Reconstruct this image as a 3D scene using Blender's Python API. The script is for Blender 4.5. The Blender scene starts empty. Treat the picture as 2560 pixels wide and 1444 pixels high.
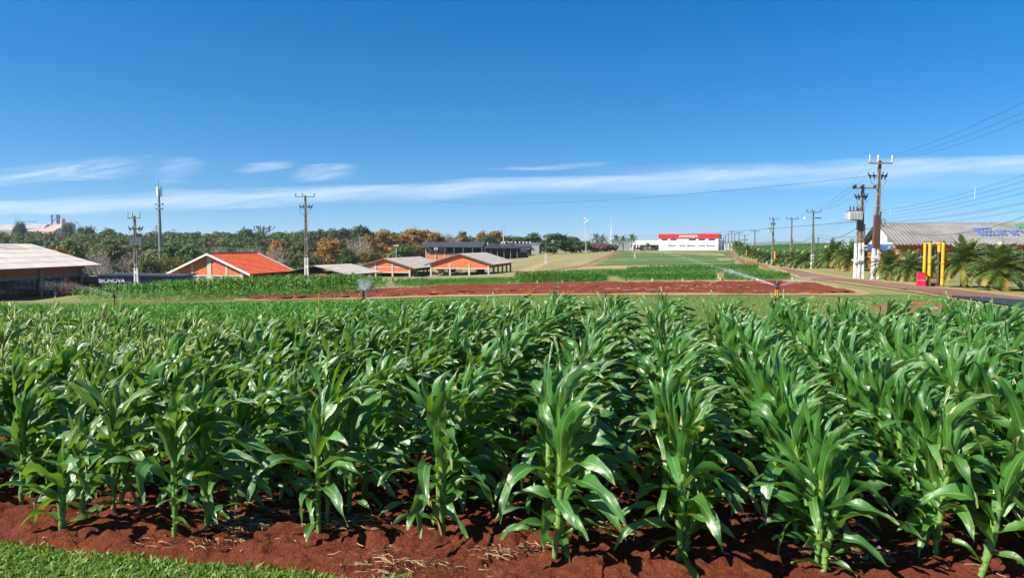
import bpy, math, random
import numpy as np
from mathutils import Vector, Matrix

sc = bpy.context.scene
COL = sc.collection
R = random.Random(11)
rng = np.random.default_rng(11)
PI = math.pi
rad = math.radians

# ------------------------------------------------------------------ camera model (photo pixels 2560 x 1444)
F, V0, H = 1800.0, 613.0, 1.65
PITCH = math.atan((722 - V0) / F)
CP, SP = math.cos(PITCH), math.sin(PITCH)

def ray(u, v):
    a, b = (u - 1280) / F, (722 - v) / F
    dy, dz = CP + b * SP, -SP + b * CP
    return a / dy, dz / dy

def P(u, v, D):
    dx, dz = ray(u, v)
    return Vector((dx * D, D, H + dz * D))

# ------------------------------------------------------------------ terrain: smooth surface through surveyed spots
ANCH = []
for x in (-14, -8, -3, 2, 7, 12):
    for y in (-8, 0, 5, 10, 14):
        ANCH.append((x, y, 0.0))
for u, v, D in [(-100, 757, 27), (300, 758, 26), (620, 750, 28), (900, 738, 31), (1020, 717, 42), (1300, 737, 26),
                (1640, 736, 26), (1940, 736, 26), (2140, 734, 27), (2560, 772, 19.3), (2560, 750, 26), (2410, 717, 40), (2500, 726, 37),
                (2340, 718, 40), (1300, 709, 46), (1950, 704, 45), (1640, 706, 46), (2186, 697, 61), (2030, 680, 117), (1977, 668, 146), (1900, 662, 140),
                (2172, 671, 88), (2560, 676, 84), (2700, 690, 70), (1840, 641, 215), (1820, 626, 310), (1640, 627, 328), (1580, 625, 330), (1553, 626, 310),
                (1502, 650, 205), (1446, 666, 165), (1340, 677, 150), (1440, 632, 260), (1220, 687, 150), (1081, 692, 153), (1281, 682, 174),
                (890, 696, 156), (1024, 696, 152), (0, 757, 69), (205, 747, 82), (-250, 760, 69), (480, 731, 99), (615, 731, 95), (743, 727, 107),
                (343, 722, 78), (767, 700, 96), (1070, 662, 230), (1203, 655, 228), (1340, 640, 250), (1560, 668, 120), (1700, 668, 110),
                (2000, 616.5, 300), (2150, 616.5, 300), (2400, 617, 300), (2060, 640, 170), (2250, 640, 170), (1290, 640, 240), (1150, 703, 75), (1150, 698, 110), (1000, 706, 75), (1000, 703, 110), (1280, 701, 75), (1300, 694, 110),
                (300, 752, 55), (600, 745, 60), (500, 738, 80), (100, 758, 48), (-150, 760, 48), (100, 756, 60), (760, 724, 65), (860, 716, 70), (1400, 700, 75), (1430, 688, 110)]:
    p = P(u, v, D)
    ANCH.append((p.x, p.y, p.z))
ANCH += [(-60, 140, -7.5), (-110, 140, -8), (-35, 150, -7.2), (-150, 250, -6.5), (-60, 260, -5.5), (-10, 300, -4.0), (-200, 420, -3), (-60, 420, -3),
         (60, 420, -2), (180, 420, -1.5), (260, 300, 0), (150, 100, -1), (-150, 80, -6), (-100, 30, -3), (60, 20, 0), (-40, 10, -.6),
         (-300, 600, -5), (0, 600, -5), (300, 600, -5), (400, 300, -2), (-400, 300, -6), (200, -20, 0), (-200, -20, -2)]
A = np.array(ANCH)
def _k(r2):
    return np.where(r2 < 1e-9, 0.0, 0.5 * r2 * np.log(np.maximum(r2, 1e-9)))
_n = len(A)
_K = _k(((A[:, None, :2] - A[None, :, :2]) ** 2).sum(-1)) + np.eye(_n) * 6.0
_Pm = np.concatenate([np.ones((_n, 1)), A[:, :2]], 1)
_M = np.block([[_K, _Pm], [_Pm.T, np.zeros((3, 3))]])
_W = np.linalg.solve(_M, np.concatenate([A[:, 2], np.zeros(3)]))

def gz(x, y):
    x, y = np.asarray(x, float), np.asarray(y, float)
    sh = x.shape
    q = np.stack([x.ravel(), y.ravel()], 1)
    out = np.empty(len(q))
    for i in range(0, len(q), 20000):
        s = q[i:i + 20000]
        s_ = np.clip(s, [-400, -30], [400, 600])
        k = _k(((s_[:, None, :] - A[None, :, :2]) ** 2).sum(-1))
        z = k @ _W[:_n] + _W[_n] + s_ @ _W[_n + 1:]
        far = np.clip((np.maximum(np.abs(s[:, 0]) - 350, s[:, 1] - 520) / 400), 0, 1)
        out[i:i + 20000] = np.clip(z, -12, 4) * (1 - far) + (-14) * far
    return out.reshape(sh)

def g1(x, y):
    return float(gz(np.array([x]), np.array([y]))[0])

_DS = np.concatenate([np.arange(2.5, 30, .05), np.arange(30, 120, .25), np.arange(120, 420, 1.0)])
def G(u, v):
    """the ground point seen at a photo position"""
    dx, dz = ray(u, v)
    below = (H + dz * _DS) <= gz(dx * _DS, _DS)
    i = int(np.argmax(below)) if below.any() else len(_DS) - 1
    D = float(_DS[i])
    return Vector((dx * D, D, g1(dx * D, D)))

# ------------------------------------------------------------------ mesh helpers
class MB:
    def __init__(s):
        s.v, s.f, s.m, s.uv = [], [], [], []
    def add(s, vs, fs, m=0):
        o = len(s.v)
        s.v += [tuple(p) for p in vs]
        for f in fs:
            s.f.append(tuple(i + o for i in f)); s.m.append(m)
        return s
    def box(s, c, d, rz=0.0, m=0, mat=None):
        x, y, z = d[0] / 2, d[1] / 2, d[2] / 2
        vs = [Vector(p) for p in ((-x, -y, -z), (x, -y, -z), (x, y, -z), (-x, y, -z), (-x, -y, z), (x, -y, z), (x, y, z), (-x, y, z))]
        rm = mat if mat is not None else Matrix.Rotation(rz, 3, 'Z')
        vs = [rm @ p + Vector(c) for p in vs]
        return s.add(vs, [(0, 3, 2, 1), (4, 5, 6, 7), (0, 1, 5, 4), (1, 2, 6, 5), (2, 3, 7, 6), (3, 0, 4, 7)], m)
    def bx(s, x0, x1, y0, y1, z0, z1, m=0):
        return s.box(((x0 + x1) / 2, (y0 + y1) / 2, (z0 + z1) / 2), (x1 - x0, y1 - y0, z1 - z0), 0, m)
    def taper(s, z0, z1, a0, b0, a1, b1, c=(0, 0), m=0):
        vs = []
        for z, a, b in ((z0, a0, b0), (z1, a1, b1)):
            vs += [(c[0] - a / 2, c[1] - b / 2, z), (c[0] + a / 2, c[1] - b / 2, z), (c[0] + a / 2, c[1] + b / 2, z), (c[0] - a / 2, c[1] + b / 2, z)]
        return s.add(vs, [(0, 3, 2, 1), (4, 5, 6, 7), (0, 1, 5, 4), (1, 2, 6, 5), (2, 3, 7, 6), (3, 0, 4, 7)], m)
    def tube(s, pts, rs, n=6, m=0, cap=True):
        pts = [Vector(p) for p in pts]
        if not hasattr(rs, '__len__'): rs = [rs] * len(pts)
        rings, o = [], len(s.v)
        for i, p in enumerate(pts):
            t = (pts[min(i + 1, len(pts) - 1)] - pts[max(i - 1, 0)]).normalized()
            a = t.cross(Vector((0, 0, 1)) if abs(t.z) < .9 else Vector((1, 0, 0))).normalized()
            b = t.cross(a)
            rings.append([p + (a * math.cos(2 * PI * k / n) + b * math.sin(2 * PI * k / n)) * rs[i] for k in range(n)])
        vs = [q for r in rings for q in r]
        fs = [(i * n + k, i * n + (k + 1) % n, (i + 1) * n + (k + 1) % n, (i + 1) * n + k) for i in range(len(pts) - 1) for k in range(n)]
        if cap:
            fs += [tuple(range(n))[::-1], tuple((len(pts) - 1) * n + k for k in range(n))]
        return s.add(vs, fs, m)
    def lathe(s, prof, n=12, c=(0, 0, 0), m=0):
        vs = [(c[0] + r * math.cos(2 * PI * k / n), c[1] + r * math.sin(2 * PI * k / n), c[2] + z) for r, z in prof for k in range(n)]
        fs = [(i * n + k, i * n + (k + 1) % n, (i + 1) * n + (k + 1) % n, (i + 1) * n + k) for i in range(len(prof) - 1) for k in range(n)]
        fs += [tuple(range(n))[::-1], tuple((len(prof) - 1) * n + k for k in range(n))]
        return s.add(vs, fs, m)
    def prism(s, poly, y0, y1, m=0):
        """polygon in XZ extruded along Y"""
        n = len(poly)
        vs = [(x, y0, z) for x, z in poly] + [(x, y1, z) for x, z in poly]
        fs = [tuple(range(n)), tuple(range(2 * n - 1, n - 1, -1))] + [(i, i + n, (i + 1) % n + n, (i + 1) % n) for i in range(n)]
        return s.add(vs, fs, m)
    def build(s, name, mats, parent=None, smooth=False):
        me = bpy.data.meshes.new(name)
        me.from_pydata(s.v, [], s.f)
        mats = mats if isinstance(mats, (list, tuple)) else [mats]
        for q in mats: me.materials.append(q)
        if len(mats) > 1: me.polygons.foreach_set('material_index', s.m)
        if smooth: me.polygons.foreach_set('use_smooth', [True] * len(s.f))
        me.update()
        return link(name, me, parent)

def link(name, data, parent=None):
    o = bpy.data.objects.new(name, data)
    COL.objects.link(o)
    if parent is not None: o.parent = parent
    return o

def npmesh(name, verts, quads, mat, uv=None, smooth=True, cols=None):
    """verts (n,3), quads (m,k) arrays -> mesh data"""
    verts, quads = np.asarray(verts, np.float32), np.asarray(quads, np.int32)
    me = bpy.data.meshes.new(name)
    n, m, k = len(verts), len(quads), quads.shape[1]
    me.vertices.add(n); me.loops.add(m * k); me.polygons.add(m)
    me.vertices.foreach_set('co', verts.ravel())
    me.loops.foreach_set('vertex_index', quads.ravel())
    me.polygons.foreach_set('loop_start', np.arange(0, m * k, k, dtype=np.int32))
    me.polygons.foreach_set('use_smooth', np.full(m, smooth))
    if uv is not None:
        l = me.uv_layers.new(name='uv')
        l.data.foreach_set('uv', np.asarray(uv, np.float32)[quads.ravel()].ravel())
    me.materials.append(mat)
    me.update(calc_edges=True)
    me.validate()
    return me

def tag(o, label=None, cat=None, group=None, kind=None):
    if label: o['label'] = label
    if cat: o['category'] = cat
    if group: o['group'] = group
    if kind: o['kind'] = kind
    return o

def thing(name, label, cat, loc=(0, 0, 0), rz=0.0, group=None):
    o = link(name, None)
    o.location = loc; o.rotation_euler = (0, 0, rz)
    return tag(o, label, cat, group)

def copy_tree(o, parent=None):
    c = o.copy(); COL.objects.link(c)
    if parent is not None: c.parent = parent
    for ch in list(o.children): copy_tree(ch, c)
    return c

# ------------------------------------------------------------------ materials
def newmat(name):
    m = bpy.data.materials.new(name); m.use_nodes = True
    nt = m.node_tree; nt.nodes.clear()
    out = nt.nodes.new('ShaderNodeOutputMaterial')
    return m, nt, out

def nd(nt, t, **kw):
    n = nt.nodes.new(t)
    for k, v in kw.items():
        if k in n.inputs: n.inputs[k].default_value = v
        else: setattr(n, k, v)
    return n

def rgba(c): return (c[0], c[1], c[2], 1.0)

def noise(nt, vec, scale, detail=4.0, rough=.55, dist=0.0):
    n = nd(nt, 'ShaderNodeTexNoise'); n.inputs['Scale'].default_value = scale; n.inputs['Detail'].default_value = detail
    n.inputs['Roughness'].default_value = rough; n.inputs['Distortion'].default_value = dist
    if vec is not None: nt.links.new(vec, n.inputs['Vector'])
    return n.outputs['Fac']

def ramp(nt, fac, stops):
    r = nd(nt, 'ShaderNodeValToRGB')
    e = r.color_ramp.elements
    while len(e) < len(stops): e.new(.5)
    for el, (p, c) in zip(e, stops):
        el.position = p; el.color = rgba(c)
    nt.links.new(fac, r.inputs['Fac'])
    return r.outputs['Color']

def mix(nt, fac, a, b, bt='MIX'):
    m = nd(nt, 'ShaderNodeMix', data_type='RGBA', blend_type=bt)
    for s, v in ((m.inputs[0], fac), (m.inputs[6], a), (m.inputs[7], b)):
        if isinstance(v, (int, float)): s.default_value = v
        elif isinstance(v, tuple): s.default_value = rgba(v)
        else: nt.links.new(v, s)
    return m.outputs[2]

def math_(nt, op, a, b=0.0, c=None):
    m = nd(nt, 'ShaderNodeMath', operation=op)
    for i, v in enumerate((a, b) if c is None else (a, b, c)):
        if isinstance(v, (int, float)): m.inputs[i].default_value = v
        else: nt.links.new(v, m.inputs[i])
    return m.outputs[0]

def simple(name, c, c2=None, scale=3.0, rough=.7, bump=0.0, bscale=None, metal=0.0, spec=.4, coord='Object'):
    m, nt, out = newmat(name)
    b = nd(nt, 'ShaderNodeBsdfPrincipled'); b.inputs['Roughness'].default_value = rough; b.inputs['Metallic'].default_value = metal
    b.inputs['Specular IOR Level'].default_value = spec
    tc = nd(nt, 'ShaderNodeTexCoord').outputs[coord]
    if c2 is None: c2 = tuple(x * .78 for x in c)
    f = noise(nt, tc, scale, 6.0, .6)
    nt.links.new(ramp(nt, f, [(.34, c2), (.66, c)]), b.inputs['Base Color'])
    if bump:
        bp = nd(nt, 'ShaderNodeBump'); bp.inputs['Strength'].default_value = bump; bp.inputs['Distance'].default_value = .02
        nt.links.new(noise(nt, tc, bscale or scale * 6, 5.0), bp.inputs['Height']); nt.links.new(bp.outputs['Normal'], b.inputs['Normal'])
    nt.links.new(b.outputs[0], out.inputs[0])
    return m

def leafmat(name, stops, scale, trans=.3, tcol=(.18, .32, .03), rough=.4, spec=.5, corn=False, dry=0.0, big=None):
    m, nt, out = newmat(name)
    b = nd(nt, 'ShaderNodeBsdfPrincipled'); b.inputs['Roughness'].default_value = rough; b.inputs['Specular IOR Level'].default_value = spec
    tc = nd(nt, 'ShaderNodeTexCoord')
    geo = nd(nt, 'ShaderNodeNewGeometry')
    f = noise(nt, geo.outputs['Position'], scale, 3.0)
    col = ramp(nt, f, stops)
    if big is not None:
        col = mix(nt, ramp(nt, noise(nt, geo.outputs['Position'], big[0], 2.0), [(.42, (0, 0, 0)), (.6, (1, 1, 1))]), col, big[1])
    if corn:
        sx = nd(nt, 'ShaderNodeSeparateXYZ'); nt.links.new(tc.outputs['UV'], sx.inputs[0])
        u, v = sx.outputs[0], sx.outputs[1]
        d = math_(nt, 'ABSOLUTE', math_(nt, 'SUBTRACT', u, .5))
        oi = nd(nt, 'ShaderNodeObjectInfo')
        col = mix(nt, math_(nt, 'MULTIPLY', oi.outputs['Random'], .45), col, (.065, .18, .022))
        base = math_(nt, 'SUBTRACT', 1.0, math_(nt, 'MULTIPLY', v, 5.0)); base = math_(nt, 'MAXIMUM', base, 0.0)
        col = mix(nt, math_(nt, 'MULTIPLY', base, .75), col, (.16, .34, .035))
        rib = math_(nt, 'MULTIPLY', math_(nt, 'LESS_THAN', d, math_(nt, 'SUBTRACT', .055, math_(nt, 'MULTIPLY', v, .04))), .6)
        col = mix(nt, rib, col, (.26, .4, .14))
        tip = math_(nt, 'MULTIPLY', math_(nt, 'SUBTRACT', math_(nt, 'ADD', v, math_(nt, 'MULTIPLY', noise(nt, geo.outputs['Position'], 9.0, 2.0), .35)), 1.1), 8.0)
        tip = math_(nt, 'MINIMUM', math_(nt, 'MAXIMUM', tip, 0.0), .8)
        col = mix(nt, tip, col, (.42, .34, .12))
        if dry:
            e = math_(nt, 'ADD', math_(nt, 'MULTIPLY', d, .8), math_(nt, 'MULTIPLY', noise(nt, geo.outputs['Position'], 6.0, 3.0), 1.6))
            e = ramp(nt, math_(nt, 'SUBTRACT', e, 1.0 - dry), [(.38, (0, 0, 0)), (.5, (1, 1, 1))])
            col = mix(nt, e, col, (.78, .7, .42))
        w = nd(nt, 'ShaderNodeTexWave'); w.inputs['Scale'].default_value = 6.0; w.inputs['Distortion'].default_value = .6; w.inputs['Detail'].default_value = 1.0
        mp = nd(nt, 'ShaderNodeMapping'); mp.inputs['Scale'].default_value = (1.0, .05, 1.0)
        nt.links.new(tc.outputs['UV'], mp.inputs[0]); nt.links.new(mp.outputs[0], w.inputs[0])
        bp = nd(nt, 'ShaderNodeBump'); bp.inputs['Strength'].default_value = .35; bp.inputs['Distance'].default_value = .004
        nt.links.new(math_(nt, 'ADD', w.outputs['Fac'], math_(nt, 'MULTIPLY', noise(nt, geo.outputs['Position'], 60.0, 2.0), .8)), bp.inputs['Height'])
        nt.links.new(bp.outputs[0], b.inputs['Normal'])
    nt.links.new(col, b.inputs['Base Color'])
    t = nd(nt, 'ShaderNodeBsdfTranslucent')
    tc_ = mix(nt, .75, col, tcol) if not dry else mix(nt, .5, col, tcol)
    nt.links.new(tc_, t.inputs['Color'])
    s = nd(nt, 'ShaderNodeMixShader'); s.inputs[0].default_value = trans
    nt.links.new(b.outputs[0], s.inputs[1]); nt.links.new(t.outputs[0], s.inputs[2]); nt.links.new(s.outputs[0], out.inputs[0])
    return m

def brick(name, c1, c2, mortar):
    m, nt, out = newmat(name)
    b = nd(nt, 'ShaderNodeBsdfPrincipled'); b.inputs['Roughness'].default_value = .85; b.inputs['Specular IOR Level'].default_value = .2
    tc = nd(nt, 'ShaderNodeTexCoord').outputs['Object']
    s = nd(nt, 'ShaderNodeSeparateXYZ'); nt.links.new(tc, s.inputs[0])
    c = nd(nt, 'ShaderNodeCombineXYZ'); nt.links.new(math_(nt, 'ADD', s.outputs[0], s.outputs[1]), c.inputs[0]); nt.links.new(s.outputs[2], c.inputs[1])
    t = nd(nt, 'ShaderNodeTexBrick'); t.inputs['Color1'].default_value = rgba(c1); t.inputs['Color2'].default_value = rgba(c2); t.inputs['Mortar'].default_value = rgba(mortar)
    t.inputs['Scale'].default_value = 1.0; t.inputs['Brick Width'].default_value = .26; t.inputs['Row Height'].default_value = .12; t.inputs['Mortar Size'].default_value = .012
    nt.links.new(c.outputs[0], t.inputs[0])
    col = mix(nt, .35, t.outputs['Color'], ramp(nt, noise(nt, tc, .8), [(.35, (.45, .45, .45)), (.65, (1.1, 1.05, 1.0))]), 'MULTIPLY')
    nt.links.new(col, b.inputs['Base Color'])
    nt.links.new(b.outputs[0], out.inputs[0])
    return m

def groundmat(name, stops, scale, stops2=None, scale2=.05, amt=.6, bump=.5, bscale=30.0, bdist=.03, rough=.95, fine=None):
    m, nt, out = newmat(name)
    b = nd(nt, 'ShaderNodeBsdfPrincipled'); b.inputs['Roughness'].default_value = rough; b.inputs['Specular IOR Level'].default_value = .15
    p = nd(nt, 'ShaderNodeNewGeometry').outputs['Position']
    col = ramp(nt, noise(nt, p, scale, 8.0, .65, .4), stops)
    if stops2: col = mix(nt, amt, col, ramp(nt, noise(nt, p, scale2, 5.0, .6, .5), stops2))
    if fine: col = mix(nt, .55, col, ramp(nt, noise(nt, p, fine, 4.0, .7), [(.3, (.35, .35, .35)), (.7, (1.35, 1.35, 1.3))]), 'MULTIPLY')
    nt.links.new(col, b.inputs['Base Color'])
    bp = nd(nt, 'ShaderNodeBump'); bp.inputs['Strength'].default_value = bump; bp.inputs['Distance'].default_value = bdist
    nt.links.new(noise(nt, p, bscale, 6.0, .7), bp.inputs['Height']); nt.links.new(bp.outputs[0], b.inputs['Normal'])
    nt.links.new(b.outputs[0], out.inputs[0])
    return m

M = {}
M['corn'] = leafmat('corn_leaf', [(.3, (.02, .095, .012)), (.7, (.066, .2, .026))], 3.5, .23, (.3, .56, .03), .36, 1.0, corn=True)
M['corn_dry'] = leafmat('withered_corn_leaf', [(.3, (.06, .18, .02)), (.7, (.13, .27, .035))], 3.0, .3, (.3, .48, .04), .45, .6, corn=True, dry=.27)
M['corn_scorched'] = leafmat('scorched_corn_leaf', [(.3, (.036, .13, .014)), (.7, (.09, .22, .03))], 2.5, .27, (.27, .46, .04), .38, .9, corn=True, dry=.1)
M['stalk'] = simple('corn_stalk', (.17, .29, .07), (.08, .17, .03), 9.0, .5)
M['corn_far'] = leafmat('distant_corn_leaf', [(.3, (.03, .115, .014)), (.7, (.085, .225, .034))], 3.5, .25, (.2, .42, .03), .5, .4)
M['crop'] = leafmat('low_crop_leaf', [(.3, (.045, .17, .02)), (.7, (.09, .26, .04))], .8, .3, (.2, .42, .04), .6, .3)
M['lawn'] = leafmat('lawn_blade', [(.3, (.07, .17, .02)), (.55, (.13, .24, .035)), (.75, (.26, .3, .06))], 14.0, .3, (.3, .45, .05), .5, .4)
M['straw'] = simple('straw', (.38, .26, .13), (.17, .09, .045), 9.0, .8)
M['ground'] = groundmat('meadow', [(.3, (.12, .15, .04)), (.5, (.2, .2, .07)), (.72, (.34, .27, .12))], .7, [(.35, (.1, .17, .035)), (.65, (.3, .25, .11))], .07, .5, .5, 14.0, .06, fine=9.0)
M['verge'] = groundmat('short_grass', [(.3, (.065, .125, .022)), (.55, (.12, .17, .038)), (.75, (.22, .2, .08))], 2.2, [(.4, (.07, .14, .024)), (.65, (.19, .18, .065))], .25, .5, .6, 20.0, .05, fine=16.0)
M['drygrass'] = groundmat('dry_grass', [(.3, (.19, .175, .07)), (.7, (.3, .255, .125))], .35, [(.4, (.165, .175, .062)), (.65, (.32, .265, .135))], .03, .5, .4, 6.0, .06, fine=3.0)
M['straw_edge'] = groundmat('dry_straw_edge', [(.3, (.26, .185, .085)), (.7, (.39, .285, .15))], 3.0, bump=.6, fine=14.0)
M['scrub'] = groundmat('bare_brown_patch', [(.3, (.12, .13, .04)), (.5, (.22, .1, .05)), (.7, (.3, .17, .09))], 2.5, bump=.7, fine=12.0)
M['soil'] = groundmat('red_soil', [(.28, (.11, .026, .011)), (.52, (.21, .05, .021)), (.75, (.3, .092, .046))], 9.0, [(.35, (.12, .028, .012)), (.65, (.26, .07, .033))], .8, .4, 1.0, 60.0, .05, fine=38.0)
M['plowed'] = groundmat('plowed_red_soil', [(.3, (.12, .028, .013)), (.55, (.25, .06, .027)), (.78, (.36, .12, .062))], 2.2, [(.35, (.14, .03, .015)), (.65, (.24, .062, .03))], .3, .5, 1.0, 8.0, .12, fine=5.0)
M['road'] = groundmat('dirt_road', [(.35, (.16, .078, .053)), (.65, (.26, .145, .1))], .8, [(.45, (.17, .085, .06)), (.7, (.34, .23, .14))], .12, .5, .4, 10.0, .03, fine=5.0)
M['asphalt'] = groundmat('wet_asphalt', [(.35, (.028, .028, .034)), (.65, (.05, .048, .055))], 2.0, bump=.3, rough=.55)
M['green_field'] = groundmat('green_field', [(.3, (.05, .13, .035)), (.7, (.1, .2, .055))], .5, [(.4, (.07, .15, .04)), (.7, (.22, .22, .09))], .05, .5, .6, 5.0, .1, fine=2.0)
M['water'] = None
M['concrete'] = simple('weathered_concrete', (.27, .23, .19), (.14, .115, .09), 2.2, .85, .3, 20)
M['beam'] = simple('pale_concrete', (.56, .49, .39), (.42, .36, .28), 1.3, .85)
M['limewash'] = simple('limewashed_concrete', (.82, .81, .78), (.55, .5, .44), 3.0, .8)
M['white'] = simple('white_paint', (.72, .72, .71), (.64, .64, .62), .6, .6)
M['metalgrey'] = simple('galvanised_steel', (.45, .46, .47), (.33, .34, .35), 3.0, .5, metal=.4)
M['trafo'] = simple('transformer_paint', (.6, .62, .62), (.45, .47, .48), 3.0, .45)
M['trafodark'] = simple('dark_transformer_paint_and_fin_shade', (.2, .22, .24), (.13, .15, .17), 3.0, .45)  # dark grey paint, also the painted shade behind the cooling fins
M['dark'] = simple('dark_iron', (.035, .033, .036), (.02, .02, .022), 4.0, .5)
M['insul'] = simple('insulator_glaze', (.05, .04, .05), (.03, .025, .03), 8.0, .2)
M['insulw'] = simple('pale_insulator', (.62, .6, .57), (.45, .42, .4), 8.0, .3)
M['wire'] = simple('wire', (.06, .06, .065), (.04, .04, .045), 4.0, .6)
M['brick'] = brick('orange_brick', (.66, .16, .06), (.56, .12, .045), (.58, .26, .16))
M['orange'] = simple('orange_painted_wall', (.7, .17, .065), (.6, .13, .05), .7, .85)
M['brickdark'] = brick('old_brick', (.5, .12, .055), (.4, .085, .04), (.38, .18, .12))
M['fibre'] = simple('fibre_cement', (.52, .47, .41), (.4, .36, .31), .5, .85)
M['fibregrey'] = simple('weathered_fibre_cement', (.42, .38, .335), (.26, .235, .21), .8, .85)
M['tile'] = simple('clay_tile', (.75, .13, .04), (.52, .075, .026), 2.2, .75)
M['navyroof'] = simple('dark_slate_roof', (.062, .066, .085), (.035, .038, .05), .6, .55)
M['solar'] = simple('dark_roof_sheet', (.03, .033, .045), (.02, .022, .03), .5, .35)
M['sheet'] = simple('grey_roof_sheet', (.22, .207, .195), (.135, .127, .118), .5, .6)
M['glass'] = simple('dark_window_glass', (.02, .024, .03), (.012, .014, .018), 1.0, .12, spec=.6)
M['blueglass'] = simple('blue_window_film', (.025, .06, .15), (.015, .035, .09), 1.0, .2)
M['blue'] = simple('blue_paint', (.03, .09, .33), (.025, .07, .26), 1.0, .5)
M['roofpaint'] = simple('faded_blue_roof_paint', (.055, .12, .33), (.1, .15, .28), 1.6, .6)
M['navy'] = simple('navy_panel', (.055, .062, .17), (.042, .048, .13), 1.0, .5)
M['red'] = simple('red_paint', (.62, .012, .016), (.55, .01, .014), 1.0, .45)
M['pinkred'] = simple('red_cabinet_paint', (.6, .025, .06), (.5, .02, .05), 2.0, .5)
M['yellow'] = simple('yellow_paint', (.72, .38, .012), (.6, .29, .01), 2.5, .5)
M['rust'] = simple('rusty_steel', (.13, .058, .03), (.07, .032, .018), 4.0, .8)
M['greenp'] = simple('green_paint', (.06, .25, .1), (.05, .2, .08), 1.0, .6)
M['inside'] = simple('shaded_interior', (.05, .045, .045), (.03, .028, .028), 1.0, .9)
M['rubber'] = simple('tyre_rubber', (.02, .02, .02), (.015, .015, .015), 3.0, .8)
M['carpaint'] = simple('dark_car_paint', (.03, .03, .035), (.025, .025, .03), 1.0, .25)
M['carwhite'] = simple('white_car_paint', (.7, .7, .7), (.66, .66, .66), 1.0, .25)
M['bark'] = simple('bark', (.12, .085, .06), (.06, .042, .03), 3.0, .9)
M['palebark'] = simple('pale_bark', (.55, .45, .4), (.4, .33, .29), 3.0, .9)
M['palmbark'] = simple('palm_trunk', (.13, .09, .055), (.055, .038, .026), 9.0, .95)
M['wood'] = simple('stake_wood', (.62, .55, .45), (.45, .38, .3), 6.0, .8)
M['leafgreen'] = leafmat('dark_green_foliage', [(.3, (.024, .058, .012)), (.7, (.06, .115, .022))], .9, .25, (.12, .2, .03), .6, .3)
M['leafmid'] = leafmat('mid_green_foliage', [(.3, (.045, .095, .015)), (.7, (.1, .165, .03))], .9, .25, (.16, .24, .03), .6, .3)
M['leafdull'] = leafmat('dull_olive_foliage', [(.3, (.055, .068, .03)), (.7, (.11, .115, .05))], .9, .25, (.15, .17, .05), .7, .3)
M['leaforange'] = leafmat('autumn_orange_foliage', [(.32, (.2, .1, .022)), (.66, (.42, .18, .035))], .7, .3, (.5, .22, .04), .7, .3, big=(.25, (.16, .15, .035)))
M['leafochre'] = leafmat('ochre_foliage', [(.32, (.11, .09, .02)), (.66, (.24, .14, .03))], .7, .3, (.3, .2, .03), .7, .3, big=(.3, (.07, .1, .02)))
M['twig'] = leafmat('fine_bare_twigs', [(.3, (.2, .155, .125)), (.7, (.38, .3, .25))], .8, .15, (.3, .24, .2), .8, .2)
M['wood_mass'] = leafmat('woodland_foliage', [(.3, (.028, .068, .012)), (.7, (.07, .12, .024))], .5, .25, (.12, .2, .03), .7, .3, big=(.09, (.1, .088, .036)))
M['frond'] = leafmat('palm_frond', [(.3, (.035, .075, .01)), (.7, (.1, .16, .026))], 3.0, .2, (.22, .3, .04), .4, .6)
M['frondold'] = leafmat('old_palm_frond', [(.3, (.16, .15, .02)), (.7, (.36, .25, .05))], 3.0, .3, (.4, .3, .05), .5, .4)
M['pinkflower'] = leafmat('pink_blossom_foliage', [(.4, (.07, .09, .03)), (.55, (.25, .13, .13))], 1.5, .25, (.3, .15, .1), .7, .3)
M['hill'] = groundmat('distant_hills', [(.35, (.05, .075, .03)), (.65, (.12, .13, .06))], .004, bump=0)
M['plantpink'] = simple('pink_dusty_roof', (.5, .32, .25), (.36, .23, .19), .05, .9)
M['plantgrey'] = simple('dusty_grey_wall', (.34, .32, .31), (.25, .24, .23), .05, .9)

# ------------------------------------------------------------------ camera, sun, sky
cam = bpy.data.objects.new('camera', bpy.data.cameras.new('camera'))
COL.objects.link(cam)
cam.location = (0, 0, H); cam.rotation_euler = (PI / 2 - PITCH, 0, 0)
cam.data.sensor_width = 36; cam.data.lens = F / 2560 * 36; cam.data.clip_start = .1; cam.data.clip_end = 60000
sc.camera = cam

SUN_EL, SUN_DIR = rad(41), Vector((-.92, -.38, 0)).normalized()
sl = bpy.data.lights.new('sun', 'SUN'); sl.energy = 5.0; sl.angle = rad(.5); sl.color = (1.0, .94, .84)
so = bpy.data.objects.new('sun', sl); COL.objects.link(so)
sv = Vector((SUN_DIR.x * math.cos(SUN_EL), SUN_DIR.y * math.cos(SUN_EL), math.sin(SUN_EL)))
so.rotation_euler = (-sv).to_track_quat('-Z', 'Y').to_euler(); so.location = (-30, -5, 40)

w = bpy.data.worlds.new('World'); sc.world = w; w.use_nodes = True
nt = w.node_tree; nt.nodes.clear()
wo = nd(nt, 'ShaderNodeOutputWorld'); bg = nd(nt, 'ShaderNodeBackground')
sky = nd(nt, 'ShaderNodeTexSky', sky_type='NISHITA', sun_disc=False)
sky.sun_elevation = SUN_EL; sky.sun_rotation = math.atan2(SUN_DIR.x, SUN_DIR.y)
sky.altitude = 400; sky.air_density = 1.0; sky.dust_density = .2; sky.ozone_density = 4.0
sv0 = nd(nt, 'ShaderNodeTexCoord').outputs['Generated']
sva = nd(nt, 'ShaderNodeVectorMath', operation='ADD'); sva.inputs[1].default_value = (0, 0, .07); nt.links.new(sv0, sva.inputs[0])
svn = nd(nt, 'ShaderNodeVectorMath', operation='NORMALIZE'); nt.links.new(sva.outputs[0], svn.inputs[0]); nt.links.new(svn.outputs[0], sky.inputs[0])
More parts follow.
